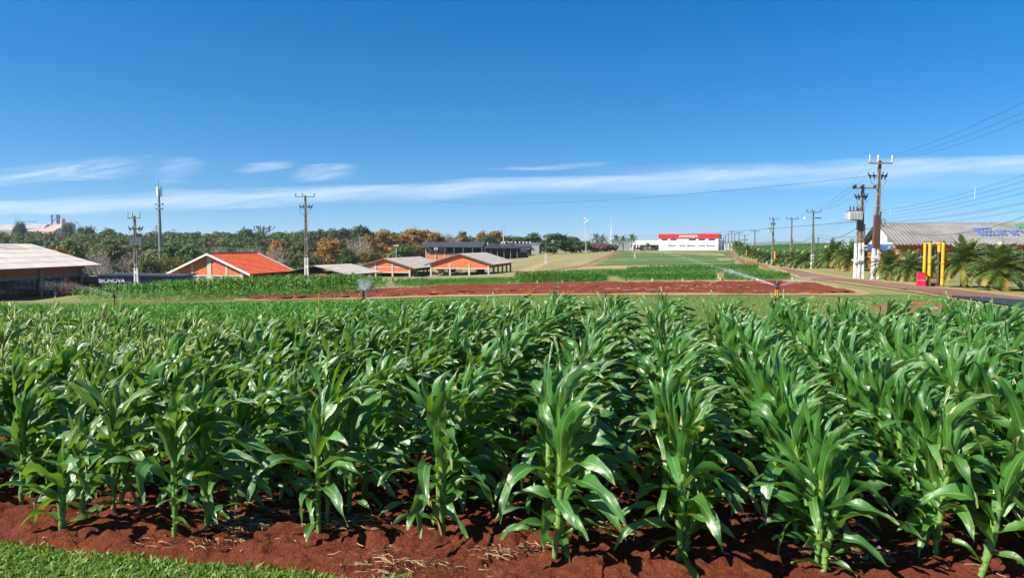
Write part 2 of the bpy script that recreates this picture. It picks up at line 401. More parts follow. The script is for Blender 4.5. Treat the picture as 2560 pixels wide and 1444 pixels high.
hs = nd(nt, 'ShaderNodeHueSaturation'); hs.inputs['Saturation'].default_value = 1.42; hs.inputs['Value'].default_value = .67
nt.links.new(sky.outputs[0], hs.inputs['Color'])
# thin cirrus: a long streak low over the horizon and a few wisps, laid out by compass bearing and height
tg = nd(nt, 'ShaderNodeTexCoord').outputs['Generated']
sx = nd(nt, 'ShaderNodeSeparateXYZ'); nt.links.new(tg, sx.inputs[0])
yy = math_(nt, 'MAXIMUM', sx.outputs[1], .05)
az = math_(nt, 'DIVIDE', sx.outputs[0], yy)          # tangent of the bearing, east positive
el = math_(nt, 'DIVIDE', sx.outputs[2], yy)          # tangent of the height
cv = nd(nt, 'ShaderNodeCombineXYZ'); nt.links.new(math_(nt, 'MULTIPLY', az, 2.2), cv.inputs[0]); nt.links.new(math_(nt, 'MULTIPLY', el, 26.0), cv.inputs[1])
n1 = noise(nt, cv.outputs[0], 1.6, 6.0, .6, .7)
cv2 = nd(nt, 'ShaderNodeCombineXYZ'); nt.links.new(math_(nt, 'MULTIPLY', az, 5.0), cv2.inputs[0])
nt.links.new(math_(nt, 'ADD', math_(nt, 'MULTIPLY', el, 60.0), math_(nt, 'MULTIPLY', az, -8.0)), cv2.inputs[1])
n2 = noise(nt, cv2.outputs[0], 1.3, 5.0, .65, .6)
def streak(c0, c1, wid_up, wid_dn, strength, lo=None, hi=None):
    c = math_(nt, 'ADD', math_(nt, 'MULTIPLY', az, c1), c0)
    c = math_(nt, 'ADD', c, math_(nt, 'MULTIPLY', math_(nt, 'SUBTRACT', n1, .5), .03))
    d = math_(nt, 'SUBTRACT', el, c)
    up = math_(nt, 'DIVIDE', math_(nt, 'MAXIMUM', d, 0.0), wid_up); dn = math_(nt, 'DIVIDE', math_(nt, 'MAXIMUM', math_(nt, 'MULTIPLY', d, -1.0), 0.0), wid_dn)
    g = math_(nt, 'ADD', up, dn)
    g = math_(nt, 'MAXIMUM', math_(nt, 'SUBTRACT', 1.0, math_(nt, 'POWER', g, 1.6)), 0.0)
    g = math_(nt, 'MULTIPLY', math_(nt, 'MULTIPLY', g, strength), math_(nt, 'ADD', -.05, math_(nt, 'MULTIPLY', n2, 1.75)))
    if lo is not None:
        a = nd(nt, 'ShaderNodeMapRange'); a.inputs[1].default_value = lo[0]; a.inputs[2].default_value = lo[1]; nt.links.new(az, a.inputs[0]); g = math_(nt, 'MULTIPLY', g, a.outputs[0])
    if hi is not None:
        a = nd(nt, 'ShaderNodeMapRange'); a.inputs[1].default_value = hi[0]; a.inputs[2].default_value = hi[1]; a.inputs[3].default_value = 1; a.inputs[4].default_value = 0
        nt.links.new(az, a.inputs[0]); g = math_(nt, 'MULTIPLY', g, a.outputs[0])
    return g
cl = streak(.0835, .0455, .011, .017, .46)
cl = math_(nt, 'MAXIMUM', cl, streak(.098, .02, .012, .016, .38, (.08, .5)))
cl = math_(nt, 'MAXIMUM', cl, streak(.082, .014, .011, .016, .32, (-.1, .2), (.3, .8)))
cv3 = nd(nt, 'ShaderNodeCombineXYZ'); nt.links.new(math_(nt, 'MULTIPLY', az, 9.0), cv3.inputs[0])
nt.links.new(math_(nt, 'ADD', math_(nt, 'MULTIPLY', el, 75.0), math_(nt, 'MULTIPLY', az, -11.0)), cv3.inputs[1])
n3 = noise(nt, cv3.outputs[0], 1.0, 7.0, .62, 1.2)
def wisp(a0, e0, wa, we, tilt, strength):
    da = math_(nt, 'DIVIDE', math_(nt, 'SUBTRACT', az, a0), wa * 1.3)
    de = math_(nt, 'SUBTRACT', el, math_(nt, 'ADD', math_(nt, 'MULTIPLY', math_(nt, 'SUBTRACT', az, a0), tilt), e0))
    de = math_(nt, 'DIVIDE', math_(nt, 'ADD', de, math_(nt, 'MULTIPLY', math_(nt, 'SUBTRACT', n1, .5), .05)), we * 1.4)
    r = math_(nt, 'ADD', math_(nt, 'MULTIPLY', da, da), math_(nt, 'MULTIPLY', de, de))
    g = math_(nt, 'POWER', math_(nt, 'MAXIMUM', math_(nt, 'SUBTRACT', 1.0, r), 0.0), 1.5)
    return math_(nt, 'MULTIPLY', math_(nt, 'MULTIPLY', g, strength), math_(nt, 'MAXIMUM', 0.0, math_(nt, 'ADD', -1.1, math_(nt, 'MULTIPLY', n3, 4.0))))
for a in [(-.62, .1, .12, .012, .1, .32), (-.46, .105, .035, .012, .1, .24), (-.34, .105, .04, .007, .12, .22), (-.26, .1, .04, .008, .1, .28), (-.72, .088, .03, .01, .0, .25), (.05, .11, .09, .004, .05, .2)]:
    cl = math_(nt, 'MAXIMUM', cl, wisp(*a))
cl = math_(nt, 'MINIMUM', cl, .85)
skycol = mix(nt, cl, hs.outputs[0], (5.1, 5.6, 6.2))
nt.links.new(skycol, bg.inputs['Color']); bg.inputs['Strength'].default_value = .1
nt.links.new(bg.outputs[0], wo.inputs[0])
sc.view_settings.view_transform = 'Standard'; sc.view_settings.look = 'None'; sc.view_settings.gamma = 1.0; sc.view_settings.exposure = 1.12
sc.cycles.max_bounces = 6; sc.cycles.diffuse_bounces = 1; sc.cycles.transmission_bounces = 4; sc.cycles.transparent_max_bounces = 8
sc.cycles.use_adaptive_sampling = True; sc.cycles.adaptive_threshold = .015; sc.cycles.use_denoising = True

# ------------------------------------------------------------------ ground sheet, field patches
_T = rng.random((256, 256))
def vnoise(x, y, s):
    x, y = np.asarray(x) * s + 1000, np.asarray(y) * s + 1000
    i, j = np.floor(x).astype(int), np.floor(y).astype(int)
    fx, fy = x - i, y - j
    fx, fy = fx * fx * (3 - 2 * fx), fy * fy * (3 - 2 * fy)
    t = lambda a, b: _T[a % 256, b % 256]
    return (t(i, j) * (1 - fx) + t(i + 1, j) * fx) * (1 - fy) + (t(i, j + 1) * (1 - fx) + t(i + 1, j + 1) * fx) * fy

def gridquads(nu, nv):
    i, j = np.meshgrid(np.arange(nu), np.arange(nv), indexing='ij')
    a = i * (nv + 1) + j
    return np.stack([a, a + nv + 1, a + nv + 2, a + 1], -1).reshape(-1, 4)

gx = 11 * np.sinh(np.linspace(-1, 1, 361) * math.asinh(1000))
gy = np.concatenate([np.linspace(-60, 12, 40)[:-1], 12 * np.exp(np.linspace(0, math.log(11000 / 12), 330))])
XX, YY = np.meshgrid(gx, gy, indexing='ij')
gm = npmesh('ground', np.stack([XX, YY, gz(XX, YY)], -1).reshape(-1, 3), gridquads(len(gx) - 1, len(gy) - 1), M['ground'])
tag(link('ground', gm), kind='structure')

def resample(pts, n):
    pts = np.asarray(pts, float)
    d = np.concatenate([[0], np.cumsum(np.linalg.norm(np.diff(pts, axis=0), axis=1))])
    t = np.linspace(0, d[-1], n + 1)
    return np.stack([np.interp(t, d, pts[:, k]) for k in range(pts.shape[1])], 1)

def patch(name, near, far, nu, nv, off, mat, kind='structure', clod=None, px=True, rough_edge=0.0):
    conv = (lambda q: [tuple(G(*p))[:2] if len(p) == 2 else (P(*p).x, P(*p).y) for p in q]) if px else (lambda q: q)
    a, b = resample(conv(near), nu), resample(conv(far), nu)
    t = np.linspace(0, 1, nv + 1)
    xy = a[:, None, :] * (1 - t)[None, :, None] + b[:, None, :] * t[None, :, None]
    x, y = xy[..., 0], xy[..., 1]
    if rough_edge:
        y = y + (vnoise(x, y, .9) - .5) * rough_edge + (vnoise(x, y, 2.7) - .5) * rough_edge * .5
    z = gz(x, y) + off
    if clod:
        for s, h in clod: z = z + (vnoise(x, y, s) - .35) * h
        e = np.minimum(1, np.minimum(np.minimum(np.arange(nu + 1)[:, None], nu - np.arange(nu + 1)[:, None]) / 3, np.minimum(np.arange(nv + 1)[None, :], nv - np.arange(nv + 1)[None, :]) / 3))
        z = z * e + (gz(x, y) - .02) * (1 - e)
    o = link(name, npmesh(name, np.stack([x, y, z], -1).reshape(-1, 3), gridquads(nu, nv), mat))
    return tag(o, kind=kind)

# near plot frame: rows run along (sin, cos) of the row bearing
RB = rad(11.5)
DX, DY = math.sin(RB), math.cos(RB)
def ST(s, t): return (s * DY + t * DX, -s * DX + t * DY)

patch('grass_verge', [(-60, 9), (60, 9)], [(-60, 27.2), (60, 27.2)], 160, 40, .012, M['verge'], px=False)
patch('lawn', [ST(-14, -3), ST(16, -3)], [ST(-14, 3.2), ST(16, 3.2)], 60, 30, .006, M['verge'], px=False)
CL = [(1.5, .05), (5, .035), (12, .035), (24, .028), (43, .018)]
patch('red_soil', [ST(-13, 4.9), ST(7.6, 4.9)], [ST(-13, 9.95), ST(7.6, 9.95)], 420, 110, .014, M['soil'], px=False, clod=CL[:3])
patch('red_soil', [ST(-6, 3.24), ST(5.2, 3.24)], [ST(-6, 5.0), ST(5.2, 5.0)], 720, 120, .017, M['soil'], px=False, clod=CL)
patch('red_soil', [ST(-13, 3.24), ST(-5.9, 3.24)], [ST(-13, 5.0), ST(-5.9, 5.0)], 90, 30, .012, M['soil'], px=False, clod=CL[:2])
patch('red_soil', [ST(5.1, 3.24), ST(7.6, 3.24)], [ST(5.1, 5.0), ST(7.6, 5.0)], 90, 30, .012, M['soil'], px=False, clod=CL[:2])
patch('straw_border', [(590, 752), (900, 748.5), (1300, 741), (1640, 739), (1940, 739), (2180, 739)], [(590, 748), (830, 739), (940, 729), (1110, 715), (1500, 706.5), (1950, 700), (2040, 704), (2165, 728)], 120, 24, .03, M['straw_edge'], rough_edge=.9)
patch('plowed_soil', [(612, 750.5), (900, 745.5), (1300, 737), (1640, 735.5), (1940, 735.5), (2130, 735)], [(612, 749), (840, 740), (960, 726), (1110, 717.5), (1500, 709), (1940, 705), (2040, 709.5), (2125, 731)], 260, 70, .05, M['plowed'], clod=[(1.1, .08), (2.6, .1), (5, .07)], rough_edge=1.1)
patch('bare_soil_strip', [(2186, 781), (2290, 783), (2394, 778)], [(2180, 757), (2300, 755), (2380, 764)], 60, 20, .004, M['scrub'], clod=[(1.1, .05), (2, .06), (5, .05)], rough_edge=1.6)
patch('straw_track_edge', [(2580, 783), (2391, 752), (2287, 732), (2173, 718), (2094, 707), (1985, 692), (1930, 680)], [(2580, 742), (2495, 733), (2370, 718.5), (2204, 702), (2106, 691.5), (1990, 672), (1930, 661)], 90, 14, .035, M['straw_edge'], rough_edge=.6)
patch('dirt_road', [(2900, 831), (2580, 779), (2391, 748), (2287, 728), (2173, 714), (2094, 703), (1988, 687), (1906, 667), (1864, 660), (1849, 655), (1828, 642), (1814, 626.5)],
      [(2900, 793), (2580, 750), (2495, 738.5), (2370, 723), (2204, 706.5), (2106, 695), (1965, 672), (1904, 660), (1869, 653), (1850, 646), (1836, 635), (1823, 626.5)], 160, 10, .055, M['road'])
patch('asphalt_apron', [(2900, 833), (2590, 781), (2520, 769), (2430, 754), (2376, 745)], [(2900, 797), (2590, 757), (2520, 751), (2440, 746), (2384, 743)], 40, 10, .075, M['asphalt'])
patch('crossing_track', [(1990, 684), (1860, 668), (1700, 668), (1560, 672), (1446, 674), (1330, 680)], [(1930, 664), (1860, 660), (1700, 662.5), (1560, 667), (1446, 668), (1330, 676)], 80, 6, .05, M['straw_edge'])
patch('dry_grass_slope', [(1240, 700), (1330, 689), (1440, 674), (1480, 666)], [(1255, 640), (1330, 634), (1440, 631), (1548, 626)], 60, 40, .05, M['drygrass'])
patch('dry_grass_plain', [(1110, 708), (1300, 702), (1330, 690)], [(1000, 672), (1130, 668), (1300, 668)], 40, 20, .04, M['drygrass'])
patch('dirt_track', [(1330, 684), (1446, 670), (1472, 663), (1512, 650), (1550, 635), (1563, 627)], [(1330, 680.5), (1432, 668), (1455, 662), (1490, 650), (1530, 635), (1546, 627)], 60, 5, .09, M['road'])
patch('worn_path', [(1290, 681), (1375, 657), (1430, 648)], [(1290, 677), (1365, 655), (1420, 645.5)], 30, 3, .1, M['straw_edge'])
for k, (v0, v1, ul0, ul1) in enumerate([(664, 657.5, 1478, 1496), (656.3, 650.5, 1500, 1516), (649.5, 644, 1519, 1530), (643.3, 639, 1532, 1541), (638.3, 634, 1543, 1551), (633.3, 628.5, 1553, 1562)]):
    patch('green_field', [(ul0, v0), (1700, v0 - .5), (1838 - k * 3, v0 - .8)], [(ul1, v1), (1700, v1 - .3), (1836 - k * 4, v1 - .5)], 60, 8, .1, M['green_field'], rough_edge=1.5)
patch('tan_strip', [(1580, 632), (1700, 636), (1815, 641)], [(1575, 628), (1700, 631), (1806, 634)], 40, 5, .14, M['drygrass'], rough_edge=2)

for a_, b_ in (([(1560, 641), (1700, 641.5), (1800, 639)], [(1560, 640.2), (1700, 640.4), (1800, 637.4)]), ([(1500, 651.5), (1650, 650), (1760, 649)], [(1500, 650.5), (1650, 649), (1760, 647.6)]), ([(1800, 655), (1835, 652)], [(1790, 647), (1828, 645)]), ([(1580, 634), (1690, 633)], [(1580, 633), (1690, 631.5)])):
    patch('tan_strip', a_, b_, 40, 4, .15, M['drygrass'], rough_edge=3)

# distant hills all around the horizon
hv, hq = [], []
nh = 240
for i in range(nh):
    a = -PI * .62 + PI * 1.24 * i / (nh - 1)
    for k, (r, hh) in enumerate([(4800, -14), (6200, 10 + 42 * float(vnoise(a * 9, 0, 1)) + 22 * float(vnoise(a * 31, 3, 1)) - 12 * max(0, math.sin(a))), (9500, 5)]):
        hv.append((r * math.sin(a), r * math.cos(a), hh))
for i in range(nh - 1):
    for k in range(2): hq.append((i * 3 + k, i * 3 + k + 1, i * 3 + 4 + k, i * 3 + 3 + k))
tag(link('hills', npmesh('hills', hv, hq, M['hill'])), kind='structure')

# ------------------------------------------------------------------ maize plants
def leaf_strip(rg, base, az, elev, L, w, seg, cross, wind, droop, twist=.5, fold=.35, wav=.12):
    """one blade: midline bent by gravity and wind, folded along the rib, wavy along the margins"""
    d = np.array([math.cos(az) * math.cos(elev), math.sin(az) * math.cos(elev), math.sin(elev)])
    p = np.array(base, float); ds = L / seg
    side0 = np.array([-math.sin(az), math.cos(az), 0.0])
    tw, ph, tws = 0.0, rg.uniform(0, 6.28), rg.uniform(-twist, twist)
    kink = rg.uniform(.35, .8) if rg.random() < .35 else 2
    vs, uv = [], []
    for i in range(seg + 1):
        s = i / seg
        side = side0 - d * side0.dot(d); side /= max(np.linalg.norm(side), 1e-6)
        nrm = np.cross(d, side); 
        if nrm[2] < 0 and i == 0: nrm = -nrm
        tw = tws * s * s * 1.6
        sd, nn = side * math.cos(tw) + nrm * math.sin(tw), nrm * math.cos(tw) - side * math.sin(tw)
        prof = (.5 + .5 * min(1, s / .32) ** .8) * max(0.0, 1 - s ** 2.4) ** .85 + .004
        hw = w * .5 * prof
        fo = fold * (1 - .6 * s) + .08
        for j in range(cross + 1):
            u = 2 * j / cross - 1
            wv = wav * w * abs(u) ** 1.5 * math.sin(s * L * (34 if u > 0 else 29) + ph + (2.1 if u > 0 else 0)) * min(1, s * 3) * (1 - s * .5)
            vs.append(p + sd * hw * u * math.cos(fo * abs(u)) + nn * (hw * abs(u) * math.sin(fo) + wv))
            uv.append((j / cross, s))
        k = droop * (.35 + 1.5 * s) * (2.6 if abs(s - kink) < .06 else 1)
        d = d + (np.array([0, 0, -1.0]) * k + np.array([1.0, .12, 0]) * wind * (.3 + s)) * ds
        d /= np.linalg.norm(d)
        p = p + d * ds
    q = gridquads(seg, cross)
    return np.array(vs), q, np.array(uv)

def cat(parts):
    vs, qs, us, o = [], [], [], 0
    for v, q, u in parts:
        vs.append(v); qs.append(q + o); us.append(u); o += len(v)
    return np.concatenate(vs), np.concatenate(qs), np.concatenate(us)

def tube_np(pts, rs, n=6):
    mb = MB().tube(pts, rs, n, cap=False)
    v = np.array(mb.v); return v, np.array(mb.f), np.zeros((len(v), 2))

def corn_leaves(seed, h=.9, seg=12, cross=4, wind=2.2, n=12, lw=1.0, flop=1.0):
    rg = random.Random(seed)
    a0 = rg.uniform(0, 6.28); parts = []
    for i in range(n):
        f = i / (n - 1)
        z = h * (.1 + .54 * f ** .85)
        az = a0 + PI * (i % 2) + rg.uniform(-.95, .95) + .1 * i
        el = rad(24 + 48 * f ** .9 + rg.uniform(-14, 14))
        mid = math.sin(PI * min(1, .1 + f * .7))
        L = h * (.19 + .345 * mid) * rg.uniform(.8, 1.15)
        w_ = lw * (.036 + .052 * mid) * rg.uniform(.88, 1.12)
        dr = (4.4 - 1.6 * f) * rg.uniform(.6, 1.5) * flop
        parts.append(leaf_strip(rg, (.006 * math.cos(az), .006 * math.sin(az), z), az, el, L, w_, seg, cross, wind * rg.uniform(.4, 1.7), dr, 1.2, .38, .26))
    for i in range(3):
        az = a0 + 2.1 * i + 1.2 + rg.uniform(-.4, .4)
        parts.append(leaf_strip(rg, (0, 0, h * .56), az, rad(rg.uniform(70, 86)), h * rg.uniform(.36, .52), .066 * lw, seg, cross, wind * .8, 1.5 * rg.uniform(.5, 2.2), .5, .6, .15))
    return cat(parts)

def corn_stalk(seed, h=.9):
    rg = random.Random(seed)
    pts = [(rg.uniform(-.008, .008) * (k > 0), rg.uniform(-.008, .008) * (k > 0), z) for k, z in enumerate(np.linspace(-.04, h * .6, 8))]
    rs = [.0145, .014, .0135, .013, .012, .011, .009, .005]
    parts = [tube_np(pts, rs, 8)]
    for i in range(1, 5):                                                 # nodes on the stem
        z = h * .075 * i
        parts.append(tube_np([(pts[1][0], pts[1][1], z - .007), (pts[1][0], pts[1][1], z), (pts[1][0], pts[1][1], z + .007)], [.0138, .016, .0138], 8))
    # leaf sheaths wrapping the upper stem
    for i in range(5):
        a, z = rg.uniform(0, 6.28), h * (.14 + .085 * i)
        parts.append(tube_np([(.002 * math.cos(a), .002 * math.sin(a), z), (.004 * math.cos(a), .004 * math.sin(a), z + h * .08), (.007 * math.cos(a), .007 * math.sin(a), z + h * .13)], [.0138, .0155, .019], 8))
    return cat(parts)

NV = 26
CORN = [(npmesh('stalk', *corn_stalk(50 + i)[:2], M['stalk']),
         npmesh('leaves', *(lambda c: (c[0], c[1], M['corn'], c[2]))(corn_leaves(100 + i, wind=1.8 + .6 * (i % 3), n=15 + i % 3)))) for i in range(NV)]
for i in (4, 11, 19): CORN[i][1].materials[0] = M['corn_scorched']
SHORT = [(npmesh('stalk', *corn_stalk(80 + i, .6)[:2], M['stalk']),
          npmesh('leaves', *(lambda c: (c[0], c[1], M['corn'], c[2]))(corn_leaves(180 + i, h=.62, n=9, lw=1.1)))) for i in range(3)]
WITH = [(npmesh('stalk', *corn_stalk(90 + i, .8)[:2], M['stalk']),
         npmesh('leaves', *(lambda c: (c[0], c[1], M['corn_dry'], c[2]))(corn_leaves(300 + i, h=.8, wind=1.4, n=13, lw=.85, flop=1.7)))) for i in range(8)]

def corn_plant(name, pair, x, y, rz, s, label, group, tilt=(0, 0)):
    o = thing(name, label, 'corn plant', (x, y, g1(x, y) + .005), rz, group)
    o.scale = (s, s, s * R.uniform(.94, 1.08)); o.rotation_euler = (tilt[0], tilt[1], rz)
    link('stalk', pair[0], o); link('leaves', pair[1], o)
    return o

STARTS = {-3: 3.6, -2: 3.55, -1: 3.68, 0: 3.35, 1: 3.47, 2: 3.68, 3: 3.76, 4: 3.60, 5: 3.67, 6: 3.74, 7: 4.03}
pts = []
for k in range(-3, 16):  # leftmost rows, mostly unseen, are added to fill in and shade the soil
    t = STARTS.get(k, 4.0 + .03 * (k - 7)) ; first = True
    end = 9.65 + R.uniform(-.12, .1) if k > -2 else 5.0
    while t < end:
        s_ = -3.216 + .666 * k + R.uniform(-.05, .05) * (1 + t * .12)
        x, y = ST(s_, t)
        u = 1280 + F * x / y
        if -700 < u < 3900: pts.append((y, x, k, first, u))
        first = False
        t += R.uniform(.125, .18)
pts.sort()
print('corn plants', len(pts))
ORD = ['first', 'second', 'third', 'fourth', 'fifth', 'sixth', 'seventh', 'eighth', 'ninth']
ROWNAME = {k: 'corn plant at the near end of its row, %s row end from the grass corner' % ORD[k] for k in range(9)}
ROWNAME[-1] = 'corn plant at the near end of the row next to the withered plot'
ROWNAME[0] = 'short corn plant at the grass corner, nearest the lawn'
ROWNAME[3] = 'corn plant at the row end with scorched leaf edges above a dead yellow leaf'
SCORCH = npmesh('leaves', *(lambda c: (c[0], c[1], M['corn_scorched'], c[2]))(corn_leaves(133, n=13)))
rest = []
nplant = 0
for y, x, k, first, u in pts:
    rz, s = R.uniform(-.6, .6), R.uniform(.92, 1.12) * (.9 if k < 1 else .95 if k < 3 else 1) * (1 + .018 * (y - 3.6))
    i = R.randrange(NV)
    if k == 0 and first: i, s = i, .72
    if nplant < 300 and -60 < u < 2640:
        lab = ROWNAME[k] if first and k in ROWNAME and -200 < u < 2650 else 'dark green corn plant with wind-bent glossy leaves in the near plot'
        pair = SHORT[0] if (k == 0 and first) else CORN[i]
        if k == 3 and first: pair = (pair[0], SCORCH)
        o = corn_plant('corn_plant', pair, x, y, rz, s if pair is not SHORT[0] else 1.0, lab, 'corn plants in rows in the near plot', (R.uniform(-.05, .05), R.uniform(-.03, .1)))
        if k == 3 and first:
            dl = link('dead_leaf', npmesh('dead_leaf', *(lambda c: (c[0], c[1], M['straw'], c[2]))(leaf_strip(random.Random(5), (-.01, -.02, .02), 2.4, rad(70), .27, .05, 9, 2, -.4, .8, 1.5, .9, .3))), o)
        nplant += 1
    else:
        rest.append((x, y, rz, s, i))
# a light young plant leaning beside the tall one
for (px, vb, i, sc_) in [(2052, 1462, 1, .95), (2452, 1456, 2, 1.15), (1700, 1420, 0, .9)]:
    p = G(px, vb)
    corn_plant('corn_plant', SHORT[i], p.x, p.y, R.uniform(-.3, .3), sc_, ['slim young corn plant leaning at the foot of the row with two bare stems', 'light green young corn plant leaning beside the tall bright one', 'young corn plant with pale midribs nearest the bottom corner'][i], 'corn plants in rows in the near plot', (.0, .2))

def place_many(temps, items):
    """merge placed copies (template, x, y, z, rz, s, sz) into one array"""
    vs, qs, us, o = [], [], [], 0
    for i, x, y, z, rz, s, sz in items:
        v, q, u = temps[i]
        c, sn = math.cos(rz), math.sin(rz)
        vs.append(np.stack([(v[:, 0] * c - v[:, 1] * sn) * s + x, (v[:, 0] * sn + v[:, 1] * c) * s + y, v[:, 2] * sz + z], 1)); qs.append(q + o); us.append(u); o += len(v)
    return np.concatenate(vs), np.concatenate(qs), np.concatenate(us)

tm = [corn_leaves(100 + i, wind=1.8 + .6 * (i % 3), n=15 + i % 3) for i in range(8)]
zz = gz(np.array([r[0] for r in rest]), np.array([r[1] for r in rest]))
v, q, u_ = place_many(tm, [(r[4] % 8, r[0], r[1], float(z), r[2], r[3], r[3]) for r, z in zip(rest, zz)])
tag(link('corn_crop', npmesh('corn_crop', v, q, M['corn'], u_)), 'dense green corn in the far rows and added unseen side rows of the near plot', 'corn crop', kind='stuff')

# the withered plot beside it
wl = 'pale withered corn plant with bleached leaf edges in the small plot'
for j in range(9):
    t = 5.0 + R.uniform(0, .2) - .03 * j
    while t < 8.35 + .12 * j:
        x, y = ST(-4.78 - .62 * j + R.uniform(-.04, .04), t)
        t += R.uniform(.16, .24)
        if 1280 + F * x / y < -160: continue
        corn_plant('withered_corn_plant', WITH[R.randrange(8)], x, y, R.uniform(-.9, .9), R.uniform(.85, 1.08), wl, 'withered corn plants in the small plot', (R.uniform(-.08, .08), R.uniform(-.05, .1)))

# simpler plants for plots farther off: one object each, nobody can count them
far_t = [corn_leaves(500 + i, h=1.0, seg=5, cross=2, wind=.9, n=8, lw=1.1) for i in range(6)]
vfar_t = [corn_leaves(520 + i, h=1.0, seg=3, cross=1, wind=.7, n=7, lw=1.6) for i in range(6)]

def fill_poly(poly, row, gap, ang, jit=.05):
    """points on planted rows inside a ground polygon"""
    pl = np.array(poly); c, s = math.cos(ang), math.sin(ang)
    rot = pl @ np.array([[c, s], [-s, c]]).T
    out = []
    for a in np.arange(rot[:, 0].min(), rot[:, 0].max(), row):
        for b in np.arange(rot[:, 1].min(), rot[:, 1].max(), gap):
            a_, b_ = a + R.uniform(-jit, jit), b + R.uniform(-gap, gap) * .4
            x, y = a_ * c - b_ * s, a_ * s + b_ * c
            ins = False
            for i in range(len(pl)):
                (x1, y1), (x2, y2) = pl[i], pl[i - 1]
                if (y1 > y) != (y2 > y) and x < (x2 - x1) * (y - y1) / (y2 - y1) + x1: ins = not ins
            if ins: out.append((x, y))
    return out

def crop_block(name, label, poly, row, gap, ang, h, temps, hf=None, mat='corn_far'):
    pp = fill_poly(poly, row, gap, ang)
    zz = gz(np.array([p[0] for p in pp]), np.array([p[1] for p in pp]))
    its = []
    for (x, y), z in zip(pp, zz):
        k = h * R.uniform(.72, 1.15) * (hf(x, y) if hf else 1)
        its.append((R.randrange(len(temps)), x, y, float(z), R.uniform(-.6, .6) + PI * R.randrange(2), k, k))
    v, q, u_ = place_many(temps, its)
    print(name, len(pp))
    return tag(link(name, npmesh(name, v, q, M[mat], u_)), label, 'corn crop', kind='stuff')

def gxy(u, v):
    p = G(u, v); return (p.x, p.y)
blk = [gxy(158, 755), gxy(380, 754), gxy(612, 749), gxy(760, 744), gxy(900, 737), gxy(965, 724), gxy(1028, 716)]
back = [(b[0] + 1.5, b[1] + 9) for b in (blk[6], blk[4])] + [(blk[2][0] - 1, blk[2][1] + 10), (blk[0][0] - 1.5, blk[0][1] + 8)]
crop_block('corn_crop', 'tall dense corn block behind the strip of low green crop', blk + back, .62, .24, rad(-14), .9, far_t, lambda x, y: (.62 + .38 * min(1, max(0, (1280 + F * x / y - 150) / 420))) * (1 - .42 * min(1, max(0, (1280 + F * x / y - 880) / 130))))
def strip(l): return [gxy(*p) for p in l]
crop_block('corn_crop', 'low corn strip in front of the open sheds', strip([(1020, 716), (1150, 714), (1290, 710), (1400, 707.5), (1500, 705), (1500, 697), (1330, 700), (1200, 702.5), (1030, 707)]), .6, .26, rad(-8), .44, far_t)
crop_block('corn_crop', 'mid height corn plots with red gaps before the white building', strip([(1290, 710.5), (1400, 708), (1515, 706), (1515, 694), (1620, 690), (1520, 686), (1400, 690), (1290, 695)]), .7, .3, rad(-62), .76, far_t)
crop_block('corn_crop', 'corn plot between white stakes and the bare red soil', strip([(1545, 700), (1640, 702.5), (1785, 702.5), (1790, 690), (1700, 684), (1560, 687)]), .7, .3, rad(-70), .66, far_t)
crop_block('corn_crop', 'pale corn plot crossed by the sprinkler jet near the track', strip([(1808, 702.5), (1900, 703), (1982, 699), (1945, 689), (1900, 684), (1815, 687)]), .7, .3, rad(-70), .6, far_t)
crop_block('corn_crop', 'corn plot on the far side by the yellow gate', strip([(1600, 686), (1785, 682), (1890, 682), (1900, 676), (1860, 672.5), (1700, 674), (1560, 678)]), .8, .42, rad(-70), .8, vfar_t)
crop_block('corn_crop', 'wide green cornfield over the rise behind the palms', [P(1868, 630, 215)[:2], P(2040, 640, 145)[:2], P(2290, 650, 112)[:2], P(2330, 640, 200)[:2], P(2220, 620, 330)[:2], P(1845, 620, 330)[:2]], 2.0, 1.5, rad(-30), 1.5, vfar_t)

# ------------------------------------------------------------------ small ground cover
def blades(pts, hmin, hmax, w, lean=.6, seg=2):
    """little bent grass blades, one quad strip each"""
    n = len(pts); x, y = pts[:, 0], pts[:, 1]; z = gz(x, y)
    a = rng.random(n) * 6.283; h = hmin + (hmax - hmin) * rng.random(n); ln = lean * (rng.random(n) + .2)
    dx, dy = np.cos(a), np.sin(a); b = rng.random(n) * 6.283
    wx, wy = np.cos(b), np.sin(b)
    rows = []
    for i, (f, ww) in enumerate([(0, .8), (.55, 1.0), (1.0, .12)][:seg + 1]):
        off = ln * h * f * f; zz_ = z + h * f * (1 - .25 * f * ln) - .004
        cx, cy = x + dx * off, y + dy * off
        rows += [np.stack([cx - wx * w * ww / 2, cy - wy * w * ww / 2, zz_], 1), np.stack([cx + wx * w * ww / 2, cy + wy * w * ww / 2, zz_], 1)]
    k = 2 * (seg + 1)
    v = np.stack(rows, 1).reshape(-1, 3)
    base = np.arange(n)[:, None] * k
    q = np.concatenate([base + np.array([2 * i, 2 * i + 1, 2 * i + 3, 2 * i + 2]) for i in range(seg)], 0)
    return v, q

